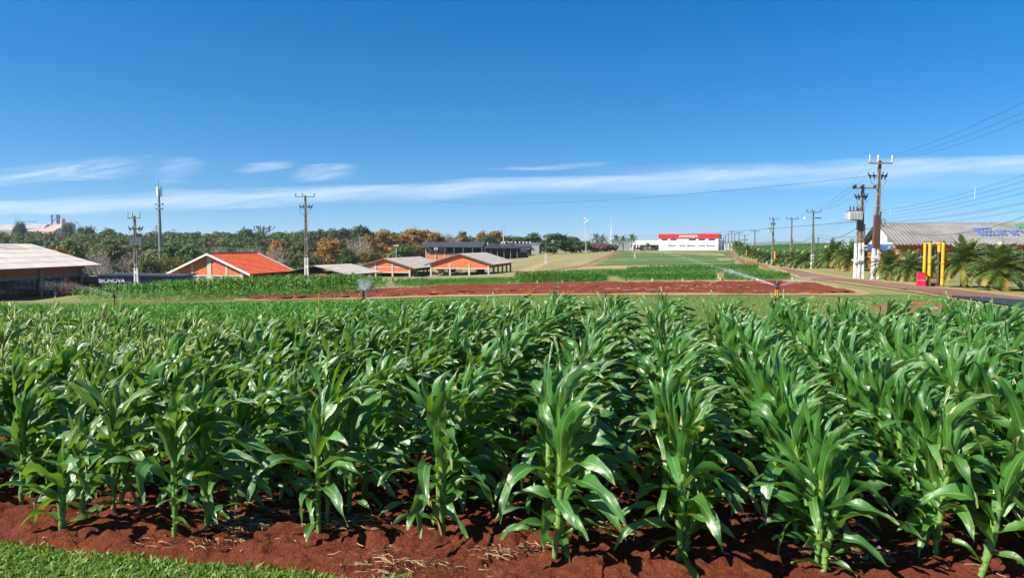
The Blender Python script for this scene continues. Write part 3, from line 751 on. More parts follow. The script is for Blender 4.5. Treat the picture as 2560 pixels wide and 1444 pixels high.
def st_rand(n, s0, s1, t0, t1):
    s, t = s0 + (s1 - s0) * rng.random(n), t0 + (t1 - t0) * rng.random(n)
    return np.stack([s * DY + t * DX, -s * DX + t * DY], 1)
p = st_rand(21000, -4.6, .2, 2.5, 3.32)
edge = 3.27 + .17 * (vnoise(p[:, 0], p[:, 1], 2.5) - .5) + .04 * (vnoise(p[:, 0], p[:, 1], 9) - .5)
tt = p[:, 0] * DX + p[:, 1] * DY
p = p[tt < edge]
tag(link('grass', npmesh('grass', *blades(p, .02, .05, .011, .9), M['lawn'])), 'short broad green grass at the plot edge', 'grass', kind='stuff')
p = np.stack([-22 + 48 * rng.random(52000), 9.9 + 15.5 * rng.random(52000) ** 1.2], 1)
p = p[np.abs(p[:, 0] / p[:, 1]) < .78]
keep = ~((p[:, 0] > 8.4) & (p[:, 0] < 12.6) & (p[:, 1] > 16.5) & (p[:, 1] < 19.3))
tag(link('grass', npmesh('grass', *blades(p[keep], .025, .085, .02, .8), M['lawn'])), 'mown grass strip beyond the near plot', 'grass', kind='stuff')
# low leafy crop on the left
n = 42000
p = np.stack([-17.5 + 17.0 * rng.random(n), 11.0 + 11.3 * rng.random(n)], 1)
p = p[(p[:, 0] < -1.0 + .0 * p[:, 1]) & (p[:, 0] / p[:, 1] > -.8)]
row = np.abs(((p[:, 0] - .2 * p[:, 1]) / .42) % 1 - .5)
p = p[row > .12]
tag(link('low_crop', npmesh('low_crop', *blades(p, .07, .17, .05, .9), M['crop'])), 'bright green low leafy crop behind the withered corn', 'crop', kind='stuff')
# dead straw and root litter on the red soil
def litter(pts, lmin, lmax, r, arch=.25):
    n = len(pts); z = gz(pts[:, 0], pts[:, 1]) + .03
    a = rng.random(n) * 6.283; L = lmin + (lmax - lmin) * rng.random(n); c = (rng.random(n) - .5) * 1.6
    vs = []
    for f in (-.5, -.17, .17, .5):
        x = pts[:, 0] + np.cos(a + c * f) * L * f; y = pts[:, 1] + np.sin(a + c * f) * L * f
        zz_ = z + .012 + L * arch * (.25 - f * f) * rng.random(n)
        vs += [np.stack([x - np.sin(a) * r, y + np.cos(a) * r, zz_], 1), np.stack([x + np.sin(a) * r, y - np.cos(a) * r, zz_ + .004], 1)]
    v = np.stack(vs, 1).reshape(-1, 3)
    base = np.arange(n)[:, None] * 8
    q = np.concatenate([base + np.array([2 * i, 2 * i + 1, 2 * i + 3, 2 * i + 2]) for i in range(3)], 0)
    return v, q
p = st_rand(16000, -4.2, 3.2, 3.27, 6.0)
cl_ = vnoise(p[:, 0], p[:, 1], 1.9); tt = p[:, 0] * DX + p[:, 1] * DY
p = p[rng.random(len(p)) < np.clip((cl_ - .35) * 2.0, .06, 1) * np.clip(1.5 - (tt - 3.3) * .5, .15, 1)]
clumps = []
for (u, vv, k) in [(610, 1330, 170), (640, 1310, 120), (1265, 1390, 150), (870, 1330, 120), (1290, 1335, 60), (2130, 1400, 140), (930, 1425, 60), (1040, 1430, 60), (560, 1375, 90), (205, 1345, 90), (1500, 1330, 80)]:
    c = G(u, vv); clumps.append(np.stack([c.x + rng.normal(0, .12, k), c.y + rng.normal(0, .07, k)], 1))
v1, q1 = litter(p, .02, .08, .0009); v2, q2 = litter(np.concatenate(clumps), .03, .1, .0008, .8)
tag(link('straw_litter', npmesh('straw_litter', np.concatenate([v1, v2]), np.concatenate([q1, q2 + len(v1)]), M['straw'])), 'dry straw and dead roots scattered over the red soil', 'straw', kind='stuff')
n = 3000
p = np.stack([-9 + 25 * rng.random(n), 24 + 16 * rng.random(n)], 1)
ok_ = np.array([abs(x) < 30 for x in p[:, 0]]); v1, q1 = litter(p[ok_], .06, .3, .006, .3)
fz = (p[:, 0] > -7) & (p[:, 0] < 11.5) & (p[:, 1] > 26.5)
v1, q1 = litter(p[fz][rng.random(fz.sum()) < np.clip(vnoise(p[fz][:, 0], p[fz][:, 1], .5) * 2 - .6, .05, 1)], .08, .3, .006, .3)
v1[:, 2] += .04
tag(link('straw_litter', npmesh('straw_litter', v1, q1, M['wood'])), 'pale straw bits strewn over the plowed red soil', 'straw', kind='stuff')

# ------------------------------------------------------------------ trees
def cards(cent, size, outward, flat=.5):
    n = len(cent)
    d = rng.normal(size=(n, 3)) * flat + outward
    d /= np.linalg.norm(d, axis=1)[:, None]
    t = np.cross(d, rng.normal(size=(n, 3))); t /= np.maximum(np.linalg.norm(t, axis=1), 1e-6)[:, None]
    b = np.cross(d, t); s = (size * (.6 + .8 * rng.random(n)))[:, None]
    v = np.stack([cent - t * s - b * s * .55, cent + t * s - b * s * .55, cent + t * s * .7 + b * s * .6, cent - t * s * .7 + b * s * .6], 1).reshape(-1, 3)
    return v, np.arange(4 * n).reshape(-1, 4)

def crown(seed, w, h, z0, nb, nl, size, shape='round', gap=.25):
    """leaf sprays gathered in many small boughs, uneven outline, gaps between boughs"""
    rg = np.random.default_rng(seed)
    cs, rs_ = [], []
    for i in range(nb):
        a, q = rg.random() * 6.283, rg.random() ** .5
        if shape == 'round': f = rg.random() ** .8; prof = math.sin(PI * (.16 + .78 * f)) ** .7
        elif shape == 'umbrella': f = .45 + .55 * rg.random(); prof = 1.0 * (1.15 - f * .55)
        elif shape == 'cone': f = rg.random() ** 1.3; prof = (1 - f) ** .65 * .95 + .06
        else: f = rg.random(); prof = .55 + .45 * math.sin(PI * f)
        q = .35 + .65 * q
        cs.append((math.cos(a) * q * w / 2 * prof * .82, math.sin(a) * q * w / 2 * prof * .82, z0 + h * f * .92)); rs_.append(w * (.11 + .11 * rg.random()))
    cs, rs_ = np.array(cs), np.array(rs_)
    i = rg.integers(0, nb, nl)
    dv = rg.normal(size=(nl, 3)); dv /= np.linalg.norm(dv, axis=1)[:, None]
    rr = rg.random(nl) ** .5
    p = cs[i] + dv * (rs_[i] * rr)[:, None] * np.array([1.1, 1.1, .72])
    out = dv + np.array([0, 0, .5])
    return cards(p, size, out, .55)

def limbs(seed, w, h, z0, r, n=7, twig=0, spread=.42):
    rg = random.Random(seed); mb = MB()
    top = z0 + h * .55
    mb.tube([(0, 0, -.3), (rg.uniform(-.1, .1), rg.uniform(-.1, .1), z0 * .6), (rg.uniform(-.2, .2), rg.uniform(-.2, .2), z0 + h * .2), (rg.uniform(-.3, .3), rg.uniform(-.3, .3), top)], [r * 1.3, r, r * .75, r * .3], 7)
    def br(p, d, L, rr, lev):
        mid = p + d * L * .5 + Vector((rg.uniform(-1, 1), rg.uniform(-1, 1), rg.uniform(-.3, .6))) * L * .09
        e = p + d * L
        mb.tube([p, mid, e], [rr, rr * .75, rr * .4], 4 if lev else 5, cap=False)
        if lev < twig:
            for _ in range(3 if lev == 0 else 4):
                nd_ = (d + Vector((rg.uniform(-1, 1), rg.uniform(-1, 1), rg.uniform(-.35, .8))) * .75).normalized()
                br(mid.lerp(e, rg.random()), nd_, L * rg.uniform(.45, .7), rr * .5, lev + 1)
    for i in range(n):
        a = 6.283 * i / n + rg.uniform(-.3, .3); z = z0 + h * rg.uniform(-.05, .4)
        d = Vector((math.cos(a) * spread * 2, math.sin(a) * spread * 2, rg.uniform(.5, 1.3))).normalized()
        br(Vector((0, 0, z)), d, w * rg.uniform(.32, .52), r * .45, 0)
    return mb

TREE = {}
def deftree(kind, seed, w, h, trunk_h, nb, nl, size, shape, mat, bark='bark', r=.22):
    tk = limbs(seed, w, h - trunk_h, trunk_h, r, 7, 1).build('trunk', M[bark], None, True)
    me_t = tk.data; bpy.data.objects.remove(tk)
    v, q = crown(seed, w, h - trunk_h, trunk_h, nb, nl, size, shape)
    TREE.setdefault(kind, []).append((me_t, npmesh('crown', v, q, M[mat], smooth=False), w, h))
for i in range(3): deftree('green', 600 + i, 9, 9, 1.6, 44, 3400, .3, 'round', 'leafgreen')
for i in range(2): deftree('mid', 610 + i, 9, 9, 1.6, 40, 3000, .3, 'round', 'leafmid')
for i in range(2): deftree('dull', 620 + i, 8, 10, 2.5, 34, 1700, .27, 'column', 'leafdull')
for i in range(2): deftree('umbrella', 630 + i, 12, 9, 2.6, 42, 3000, .3, 'umbrella', 'leafmid')
for i in range(2): deftree('ochre', 640 + i, 11, 9, 2.2, 42, 2200, .26, 'umbrella', 'leafochre')
for i in range(3): deftree('orange', 650 + i, 10, 11, 1.8, 46, 3300, .3, 'round', 'leaforange')
deftree('cone', 660, 7, 11, 1.5, 40, 2600, .28, 'cone', 'leaforange')
deftree('darkumbrella', 670, 14, 9, 2.4, 60, 4200, .3, 'umbrella', 'leafgreen')
deftree('pink', 680, 7, 3.6, .4, 34, 2400, .2, 'round', 'pinkflower')
deftree('shrub', 690, 5, 3.4, .3, 28, 2000, .2, 'round', 'leafgreen')
for i in range(3):
    tk = limbs(700 + i, 8, 7, 1.6, .13, 17, 3, .42).build('trunk', M['palebark'], None, True)
    me_t = tk.data; bpy.data.objects.remove(tk)
    v, q = crown(700 + i, 8, 7, 2, 40, 1500, .1, 'round')
    TREE.setdefault('bare', []).append((me_t, npmesh('crown', v, q, M['twig'], smooth=False), 8, 9.0))

def tree(kind, u, vtop, D, wpx, label, group=None, name='tree', i=None, flip=0.0):
    lst = TREE[kind]; t = lst[R.randrange(len(lst)) if i is None else i % len(lst)]
    q = P(u, vtop, D); z = g1(q.x, q.y)
    o = thing(name, label, 'tree', (q.x, q.y, z - .1), R.uniform(0, 6.28), group)
    hs_ = max(1.5, q.z - z) / t[3]; ws = wpx * D / F / t[2]
    o.scale = (ws, ws, hs_)
    link('trunk', t[0], o); link('crown', t[1], o)
    return o

g_ = 'trees along the wood edge'
for a in [
    ('orange', 150, 620, 118, 62, 'small orange tree peeping over the pale roof'),
    ('bare', 246, 622, 130, 80, 'leafless pinkish tree beside the pale roof'),
    ('bare', 332, 628, 125, 70, 'leafless tree behind the pole with the grey transformer'),
    ('umbrella', 372, 646, 112, 78, 'spreading yellow-green tree at the foot of the tall mast'),
    ('ochre', 432, 643, 122, 86, 'brown flat-topped tree beside the tiled roof'),
    ('green', 285, 612, 150, 90, 'dark green round tree between the leafless ones'),
    ('mid', 180, 600, 160, 84, 'mid green tree above the far slope of the pale roof'),
    ('green', 480, 618, 160, 96, 'dark green tree behind the peak of the tiled house'),
    ('green', 430, 610, 165, 80, 'dark tree just beside the tall mast'),
    ('bare', 552, 612, 165, 64, 'leafless pale tree over the ridge of the tiled roof'),
    ('bare', 602, 618, 160, 52, 'smaller leafless tree over the tiled roof'),
    ('bare', 640, 612, 168, 50, 'leafless tree over the far end of the tiled ridge'),
    ('bare', 690, 612, 160, 60, 'leafless grey tree past the end of the tiled roof'),
    ('orange', 700, 600, 185, 70, 'rusty tree standing behind the leafless grey ones'),
    ('mid', 745, 606, 175, 60, 'yellowish green tree close to the bare pole'),
    ('dull', 770, 628, 140, 70, 'dull green tree low behind the grey roof'),
    ('orange', 826, 595, 172, 106, 'big round orange and olive tree beyond the grey roof'),
    ('green', 868, 620, 160, 50, 'dark tree in shade beside the orange one'),
    ('bare', 893, 596, 185, 70, 'leafless beige tree between two orange trees'),
    ('ochre', 925, 628, 176, 90, 'olive tree with a bare underside behind the first shed'),
    ('orange', 962, 575, 232, 92, 'tall orange tree left of the wide orange crown'),
    ('orange', 1045, 572, 262, 120, 'widest orange crown, green on its lower side'),
    ('mid', 1005, 610, 200, 66, 'yellow-green tree under the orange crowns'),
    ('green', 1082, 590, 268, 70, 'dark tree at the end of the slate-roofed hall'),
    ('bare', 1124, 580, 260, 54, 'leafless beige tree behind the slate roof'),
    ('orange', 1000, 584, 248, 84, 'orange tree filling the gap between the two tallest orange crowns'),
    ('orange', 1085, 580, 258, 60, 'orange-brown tree leaning out at the right of the widest crown'),
    ('ochre', 1050, 612, 240, 96, 'olive tree with a bare underside below the widest orange crown'),
    ('orange', 922, 588, 215, 56, 'rusty tree just beside the leafless beige one'),
    ('cone', 1158, 572, 262, 46, 'pointed orange tree behind the slate roof'),
    ('orange', 1206, 578, 268, 40, 'small rusty tree behind the slate roof'),
    ('orange', 1238, 576, 275, 62, 'orange-topped tree beside the lamp mast'),
    ('darkumbrella', 1222, 590, 262, 50, 'dark tree under the orange-topped ones'),
    ('green', 1292, 592, 285, 60, 'dark green tree behind the long low roofs'),
    ('green', 1335, 583, 290, 54, 'rounded dark tree at the end of the long low roofs'),
    ('green', 1385, 584, 262, 84, 'broad dark tree spreading low on the grass slope'),
    ('green', 1428, 592, 268, 62, 'dark tree between the umbrella tree and the lattice mast'),
    ('pink', 1492, 606, 268, 80, 'wide bush covered with pink blossom'),
    ('shrub', 1452, 602, 260, 64, 'dark shrub at the foot of the lattice mast'),
    ('shrub', 1526, 610, 268, 44, 'dark low shrub past the pink bush'),
    ('green', 900, 566, 300, 76, 'tall dark tree rising over the orange ones'),
    ('green', 862, 572, 305, 60, 'dark green tree on the skyline beside the tallest one'),
    ('dull', 825, 570, 300, 70, 'thin grey-green tree on the skyline right of the bare pole'),
    ('dull', 788, 571, 290, 54, 'loose tree on the skyline behind the bare pole'),
    ('mid', 700, 582, 280, 70, 'bright green tree on the skyline near the candelabra pine'),
    ('green', 616, 573, 330, 54, 'dark clump on the skyline above the tiled roof'),
    ('dull', 575, 580, 320, 60, 'grey-green tree on the skyline above the tiled roof'),
    ('green', 270, 572, 420, 50, 'flat dark tree on the skyline beside the grain works'),
    ('darkumbrella', 215, 570, 430, 56, 'wide dark tree on the skyline below the grain works'),
    ('darkumbrella', 168, 563, 470, 34, 'dark tree at the foot of the grain works'),
    ('green', 153, 547, 960, 34, 'hazy dark tree behind the pale silo of the grain works'),
    ('darkumbrella', 50, 560, 470, 40, 'dark umbrella tree standing before the dusty roofs'),
    ('dull', 940, 578, 310, 50, 'thin tree on the skyline before the orange crowns')]:
    tree(*a, group=g_)
# queen palms near the white building, and the feather palms by the track
def palm_mesh(seed, nfr, L, droop, leaf, upmin, upmax, wind=.5, old=0, lw=.022):
    rg = random.Random(seed); parts, oldp = [], []
    for i in range(nfr):
        f = i / max(1, nfr - 1); a = i * 2.4 + rg.uniform(-.2, .2)
        el = rad(upmax + (upmin - upmax) * f) + rg.uniform(-.12, .12)
        d = np.array([math.cos(a) * math.cos(el), math.sin(a) * math.cos(el), math.sin(el)]); p = np.zeros(3); ds = L * rg.uniform(.85, 1.1) / 12
        mid = [p.copy()]; dirs = [d.copy()]
        for k in range(12):
            d = d + (np.array([0, 0, -1.0]) * droop * (.3 + k / 8) + np.array([1, .1, 0]) * wind * .5 * k / 12) * ds / L * 1.0
            d /= np.linalg.norm(d); p = p + d * ds; mid.append(p.copy()); dirs.append(d.copy())
        vs, qs = [], []
        nl = 40
        for k in range(nl):
            g = .14 + .86 * k / (nl - 1); x = g * 12; j = min(11, int(x)); c = mid[j] * (1 - x + j) + mid[j + 1] * (x - j); t = dirs[j]
            sd = np.cross(t, [0, 0, 1.0]); sd /= max(np.linalg.norm(sd), 1e-6)
            ll = leaf * (math.sin(PI * (.16 + .8 * g)) ** .7) * rg.uniform(.85, 1.1)
            for sgn in (-1, 1):
                dd = t * .62 + sd * sgn * .8 + np.array([0, 0, rg.uniform(-.15, .35)]); dd /= np.linalg.norm(dd)
                e = c + dd * ll + np.array([.12 * wind * ll, 0, -.3 * ll]); m_ = c + dd * ll * .55
                wv = t * lw
                o = len(vs); vs += [c - wv * .6, c + wv * .6, m_ + wv, m_ - wv, e + wv * .1, e - wv * .1]; qs += [(o, o + 1, o + 2, o + 3), (o + 3, o + 2, o + 4, o + 5)]
        rs_ = MB().tube([tuple(q_) for q_ in mid], [lw * .9 * (1 - k / 14) for k in range(13)], 4, cap=False)
        o = len(vs); vs += [np.array(q_) for q_ in rs_.v]; qs += [tuple(i_ + o for i_ in f_) for f_ in rs_.f]
        (oldp if i >= nfr - old else parts).append((np.array(vs), np.array(qs), np.zeros((len(vs), 2))))
    mk = lambda n, pr, m: npmesh(n, *cat(pr)[:2], M[m], smooth=False) if pr else None
    return mk('fronds', parts, 'frond'), mk('old_fronds', oldp, 'frondold')

def palm_trunk(h, r, seed):
    rg = random.Random(seed); mb = MB(); n = int(h / .09) + 2
    prof = [(r * 1.15, -.15)]
    for i in range(n):
        z = h * i / n; prof += [(r * (1.12 if i % 2 else .92) * (1 + .25 * max(0, z / h - .6)), z)]
    prof += [(r * .6, h + .05)]
    o = mb.lathe(prof, 9).build('trunk', M['palmbark'], None, False)
    me = o.data; bpy.data.objects.remove(o); return me
PALM = [palm_mesh(800 + i, 56, 1.05, 1.45, .25, -30, 84, 1.6, 10 + 2 * (i % 2), .013) for i in range(3)]
PTR = [palm_trunk(.75, .14, 3), palm_trunk(.62, .14, 4), palm_trunk(.95, .13, 5)]
QPALM = palm_mesh(820, 18, 3.2, 1.7, .75, -25, 80, 1.0, 0, .05); QTR = palm_trunk(5.0, .22, 7)
LPALM = [palm_mesh(830 + i, 34, 1.2, 1.8, .32, -42, 82, 1.5, 6, .022) for i in range(2)]

def palm(x, y, hgt, i, label, group, wide=1.0, low=False, name='palm', cutz=None):
    """hgt: total height; crown radius about 1.5 m in the model"""
    o = thing(name, label, 'palm', (x, y, g1(x, y) - .02), R.uniform(-.4, .4), group)
    fr = (LPALM[i % 2] if low else PALM[i % 3]); th = (.75, .62, .95)[i % 3]
    s = hgt / (th + 1.02)
    o.scale = (s * wide, s * wide, s)
    link('trunk', PTR[i % 3], o)
    for me in fr:
        if me: c = link(me.name.split('.')[0], me, o); c.location = (0, 0, th)
    return o
for (u, vb, D, hpx, i, wd, lab) in [
    (2410, 717, 40, 131, 2, 1.02, 'feather palm with a thick shaggy trunk right of the yellow pipes'),
    (2500, 727, 37, 122, 0, 1.18, 'broad low feather palm with orange old fronds nearest the frame edge'),
    (2222, 697, 56, 84, 0, 1.1, 'feather palm with a yellow skirt of old fronds beside the tall rusty pole'),
    (2275, 702, 52, 80, 1, .9, 'thin feather palm beside the red cabinet'),
    (2325, 694, 62, 60, 1, .9, 'small palm seen between the yellow pipes')]:
    q = P(u, vb, D); palm(q.x, q.y, hpx * D / F, i, lab, 'feather palms before the grey roof', wd)
row = [(2132, 692, 612), (2110, 688, 622), (2086, 686, 606), (2064, 684, 618), (2050, 682, 622), (2014, 678, 616), (1998, 676, 622), (1986, 674, 618), (1966, 671, 622), (1953, 669, 618), (1942, 666.5, 622), (1924, 664, 620), (1912, 662, 622), (1900, 660, 620), (1890, 657, 622), (1881, 655, 620),
       (1874, 652, 622), (1868, 649, 619), (1862, 646, 620), (1856, 642, 617), (1851, 638, 614), (1846, 634, 611), (1840, 630, 608), (1834, 627, 607)]
for k, (u, vb, vt) in enumerate(row):
    D = float(np.interp(-vb, [-697, -681, -669, -660, -641, -626], [61, 117, 146, 158, 215, 310])) + 3
    q = P(u, vb, D); x, y = q.x, q.y
    lab = 'feather palm in the long row between the dirt track and the cornfield'
    if k == 0: lab = 'feather palm of the track row nearest the transformer pole'
    if k == 2: lab = 'widest arching palm of the track row, left of the transformer pole'
    palm(x, y, (vb - vt - (9 if u < 2055 and k < 16 else 0) + R.uniform(-4, 3)) * D / F, k + 1, lab, 'feather palms in a row along the track', (1.15 if k == 2 else 1.06) if k < 14 else 1.25, low=k > 4)
for k, (u, vt, D) in enumerate([(1414, 590, 272), (1490, 587, 280), (1507, 590, 284), (1540, 590, 288), (1558, 592, 292), (1580, 588, 300)]):
    q = P(u, vt, D); z = g1(q.x, q.y)
    o = thing('palm', 'queen palm with a windblown crown between the lattice mast and white building' if k else 'queen palm rising behind the dark umbrella tree', 'palm', (q.x, q.y, z), R.uniform(-.5, .5), 'queen palms near the white building')
    s = (q.z - z) / 6.6; o.scale = (s, s, s)
    link('trunk', QTR, o); c = link('fronds', QPALM[0], o); c.location = (0, 0, 5.0)
# candelabra pine on the skyline
q = P(658, 564, 300); z = g1(q.x, q.y); hh = q.z - z
mb = MB().tube([(0, 0, 0), (0, 0, hh * .5), (0, 0, hh * .97)], [.45, .35, .15], 7)
o = thing('candelabra_pine', 'candelabra pine with upturned bare branches on the skyline', 'tree', (q.x, q.y, z))
mb.build('trunk', M['bark'], o)
mb = MB()
for k in range(14):
    a = k * 2.4; r_ = 2.6 + 1.6 * (k % 3) / 2; z0 = hh * (.76 + .013 * k)
    mb.tube([(0, 0, z0), (r_ * .6 * math.cos(a), r_ * .6 * math.sin(a), z0 + .1), (r_ * math.cos(a), r_ * math.sin(a), z0 + .9), (r_ * 1.08 * math.cos(a), r_ * 1.08 * math.sin(a), hh * .99)], [.16, .14, .16, .22], 5)
mb.build('branches', M['bark'], o)
# the wood behind, one mass
vs, qs, o_ = [], [], 0
tmpl = [crown(900 + i, 9, 7, 1.2, 26, 620, .42, 'round') for i in range(5)]
lims = [MB().tube([(0, 0, -1), (0, 0, 3)], [.25, .18], 5) for i in range(1)]
cnt = 0
def wood_tree(u, D, hgt, wid):
    global o_, cnt
    x = (u - 1280) / F * D; z = g1(x, D)
    v, q = tmpl[R.randrange(5)]
    a = R.uniform(0, 6.28); c, s = math.cos(a), math.sin(a); kx, kz = wid / 9, hgt / 8.2
    vs.append(np.stack([(v[:, 0] * c - v[:, 1] * s) * kx + x, (v[:, 0] * s + v[:, 1] * c) * kx + D, v[:, 2] * kz + z], 1)); qs.append(q + o_); o_ += len(v)
    tv = np.array(lims[0].v); tq = np.array([f for f in lims[0].f if len(f) == 4])
    vs.append(np.stack([tv[:, 0] + x, tv[:, 1] + D, tv[:, 2] + z], 1)); qs.append(tq + o_); o_ += len(tv); cnt += 1
for D in (175, 195, 215, 240, 265, 290, 320, 350, 385, 420):
    um = 770 if D < 230 else (1040 if D < 280 else 1330)
    u = -260 + R.uniform(0, 40)
    while u < um:
        x = (u - 1280) / F * D; z = g1(x, D)
        top_v = (586 if u < 900 else 592) + (205 - min(205, D - 0)) * .0
        top = {175: 634, 195: 624, 215: 616, 240: 608, 265: 600, 290: 594, 320: 588, 350: 584, 385: 582, 420: 580}[D] + R.uniform(-5, 7)
        if u > 1080: top = max(top, 592)
        h_ = P(u, top, D).z - z
        if h_ > 3: wood_tree(u, D + R.uniform(-9, 9), h_, R.uniform(8, 12) * (1 + (D - 200) / 500))
        u += R.uniform(7, 11) * F / D * .82
print('wood', cnt)
tag(link('woodland', npmesh('woodland', np.concatenate(vs), np.concatenate(qs), M['wood_mass'], smooth=False)), 'dense mixed woodland filling the valley to the skyline', 'woodland', kind='stuff')

# ------------------------------------------------------------------ buildings
def corr_sheet(x0, x1, pa, pb, pitch, amp, thick=.03, trap=False, rows=1, step=0.0):
    """corrugated roof slope: runs along X from x0 to x1, from point pa (y,z) up to pb (y,z)"""
    n = int((x1 - x0) / pitch * (4 if not trap else 4)); mb = MB()
    ys = []
    for r_ in range(rows):
        for e in (0, 1):
            f = (r_ + e) / rows; ys.append((pa[0] + (pb[0] - pa[0]) * f, pa[1] + (pb[1] - pa[1]) * f + (step if e == 0 else 0.0)))
    m = len(ys); vs = []
    for i in range(n + 1):
        x = x0 + (x1 - x0) * i / n
        hgt = amp * (math.sin(2 * PI * i / 4) if not trap else (1 if i % 4 in (0, 1) else -1))
        for y, z in ys: vs.append((x, y, z + hgt))
    fs = [(i * m + k, (i + 1) * m + k, (i + 1) * m + k + 1, i * m + k + 1) for i in range(n) for k in range(m - 1)]
    o = len(vs)
    mb.add(vs, fs)
    # underside and edge so the slope has thickness
    mb.add([(x0, pa[0], pa[1] - thick - amp), (x1, pa[0], pa[1] - thick - amp), (x1, pb[0], pb[1] - thick - amp), (x0, pb[0], pb[1] - thick - amp)], [(0, 3, 2, 1)])
    return mb

def bldg(name, label, cat, D, u, v, yaw):
    q = P(u, v, D)
    return thing(name, label, cat, q, yaw)

# --- pale-roofed brick store on the far side of the withered plot (eave along X, facing the camera)
q = P(204, 664, 82); zb_ = g1(q.x, q.y)
b = thing('brick_warehouse', 'brick store with pale corrugated roof and concrete posts, half hidden by corn', 'building', (q.x, q.y, zb_), rad(88.5))
L_, ZE = -34.0, q.z - zb_ + .1
T0, T1, T2 = ZE - .95, ZE - 1.25, .75                                     # band bottom, beam bottom, low wall top
RH = P(73, 610, 84).z - zb_ - ZE
mb = MB()
mb.bx(L_, 0, .12, .3, T0, ZE - .02); mb.bx(L_, 0, .12, .3, -1.5, T2)
mb.bx(-.2, 0, .3, 14.0, -1.5, ZE - .02); mb.bx(L_, L_ + .2, .3, 14, -1.5, ZE); mb.bx(L_, 0, 14.0, 14.2, -1.5, ZE)
mb.build('wall', M['brickdark'], b)
MB().bx(L_, .02, .08, .3, T1, T0).build('tie_beam', M['concrete'], b)
px_ = (-33.8, -27.3, -20.5, -13.7, -6.9, -.1)
for x in px_: MB().bx(x - .17, x + .17, -.06, .34, -1.5, ZE - .05).build('post', M['concrete'], b)
for x0, x1 in zip(px_[:-1], px_[1:]):
    x0, x1 = x0 + .17, x1 - .17
    wf = MB().bx(x0, x1, .17, .22, T2, T1).build('window', M['glass'], b)
    fr = MB()
    for k in range(8): x = x0 + (x1 - x0) * k / 7; fr.bx(x - .025, x + .025, .14, .18, T2, T1)
    fr.bx(x0, x1, .145, .175, T2 + .75, T2 + .79); fr.build('frame', M['dark'], wf)
MB().box((-4.6, .1, .95), (.45, .06, .36)).build('notice_plate', M['white'], b)
corr_sheet(L_ - .8, 2.0, (-1.15, ZE - .06), (7.1, ZE + RH), .177, .03, rows=5, step=.03).build('roof', M['fibre'], b)
corr_sheet(L_ - .8, 2.0, (15.3, ZE - .06), (7.1, ZE + RH), .177, .03, rows=5, step=.03).build('roof', M['fibre'], b)
corr_sheet(-5.2, -1.4, (5.0, ZE + RH * .76), (6.5, ZE + RH * .955), .177, .03).build('skylight', M['fibregrey'], b)

# --- gabled buildings seen from a corner: local X across the gable, Y along the ridge, origin at the front corner nearest the camera (right)
def gable(name, label, cat, u, v_eave, D, yaw, W, Lg, hw, rise, over, ovx):
    q = P(u, v_eave, D)
    o = thing(name, label, cat, (q.x, q.y, q.z - hw), yaw)
    return o

YA = -math.atan2(.33, .94)
q = P(607, 676, 96)
tb = thing('tiled_house', 'orange brick house with red tiled roof and pale concrete frame', 'building', (q.x, q.y, q.z - 3.1), YA + rad(8))
W, LG, HW, RI = 9.9, 11.0, 3.1, 2.15
mb = MB()
mb.prism([(-W, -1.5), (0, -1.5), (0, 1.75), (-W, 1.75)], 0, .2)
mb.prism([(-W, 2.35), (0, 2.35), (0, HW), (-W / 2, HW + RI), (-W, HW)], 0, .2)
mb.bx(-.2, 0, .2, LG, -1.5, 1.55); mb.bx(-W, -W + .2, .2, LG, -1.5, HW); mb.bx(-W, 0, LG, LG + .2, -1.5, HW)
mb.build('wall', M['brick'], tb)
fr = MB()
fr.bx(-W - .03, .03, -.05, .22, 1.75, 1.9); fr.bx(-W - .03, .03, -.05, .22, 2.28, 2.45)
fr.build('tie_beam', M['beam'], tb)
for x, h_ in ((-W + .18, HW), (-.18, HW)): MB().bx(x - .21, x + .21, -.06, .26, -1.5, h_ - .03).build('column', M['beam'], tb)
MB().bx(-W / 2 - .32, -W / 2 + .32, -.065, .27, -1.5, HW + RI - .14).build('column', M['beam'], tb)
for x in (-W * .76, -W * .24): MB().bx(x - .16, x + .16, -.055, .2, 2.45, HW + RI * (1 - abs(x + W / 2) / (W / 2)) - .1).build('column', M['beam'], tb)
for x0, x1 in ((-9.45, -8.1), (-7.95, -6.75), (-6.6, -5.4), (-4.5, -3.3), (-3.15, -1.95), (-1.8, -.5)):
    wn = MB().bx(x0, x1, .06, .12, 1.9, 2.28).build('window', M['glass'], tb)
    f_ = MB(); f_.bx(x0, x1, -.01, .07, 2.08, 2.11)
    for x in (x0, x1): f_.bx(x - .03, x + .03, -.012, .068, 1.9, 2.28)
    f_.build('frame', M['white'], wn)
MB().bx(-.19, .05, .26, LG + .2, 2.45, HW - .02).build('side_beam', M['concrete'], tb)
for y0, y1 in ((2.4, 5.2), (6.9, 10.6)):
    wn = MB().bx(-.1, -.03, y0, y1, 1.55, 2.45).build('window', M['glass'], tb)
    f_ = MB()
    for k in range(5): y = y0 + (y1 - y0) * k / 4; f_.bx(-.04, .02, y - .03, y + .03, 1.55, 2.45)
    f_.bx(-.035, .015, y0, y1, 1.98, 2.02); f_.build('frame', M['metalgrey'], wn)
for y0, y1 in ((.26, 2.4), (5.2, 6.9)): MB().bx(-.12, -.02, y0, y1, 1.55, 2.45).build('wall_panel', M['brickdark'], tb)
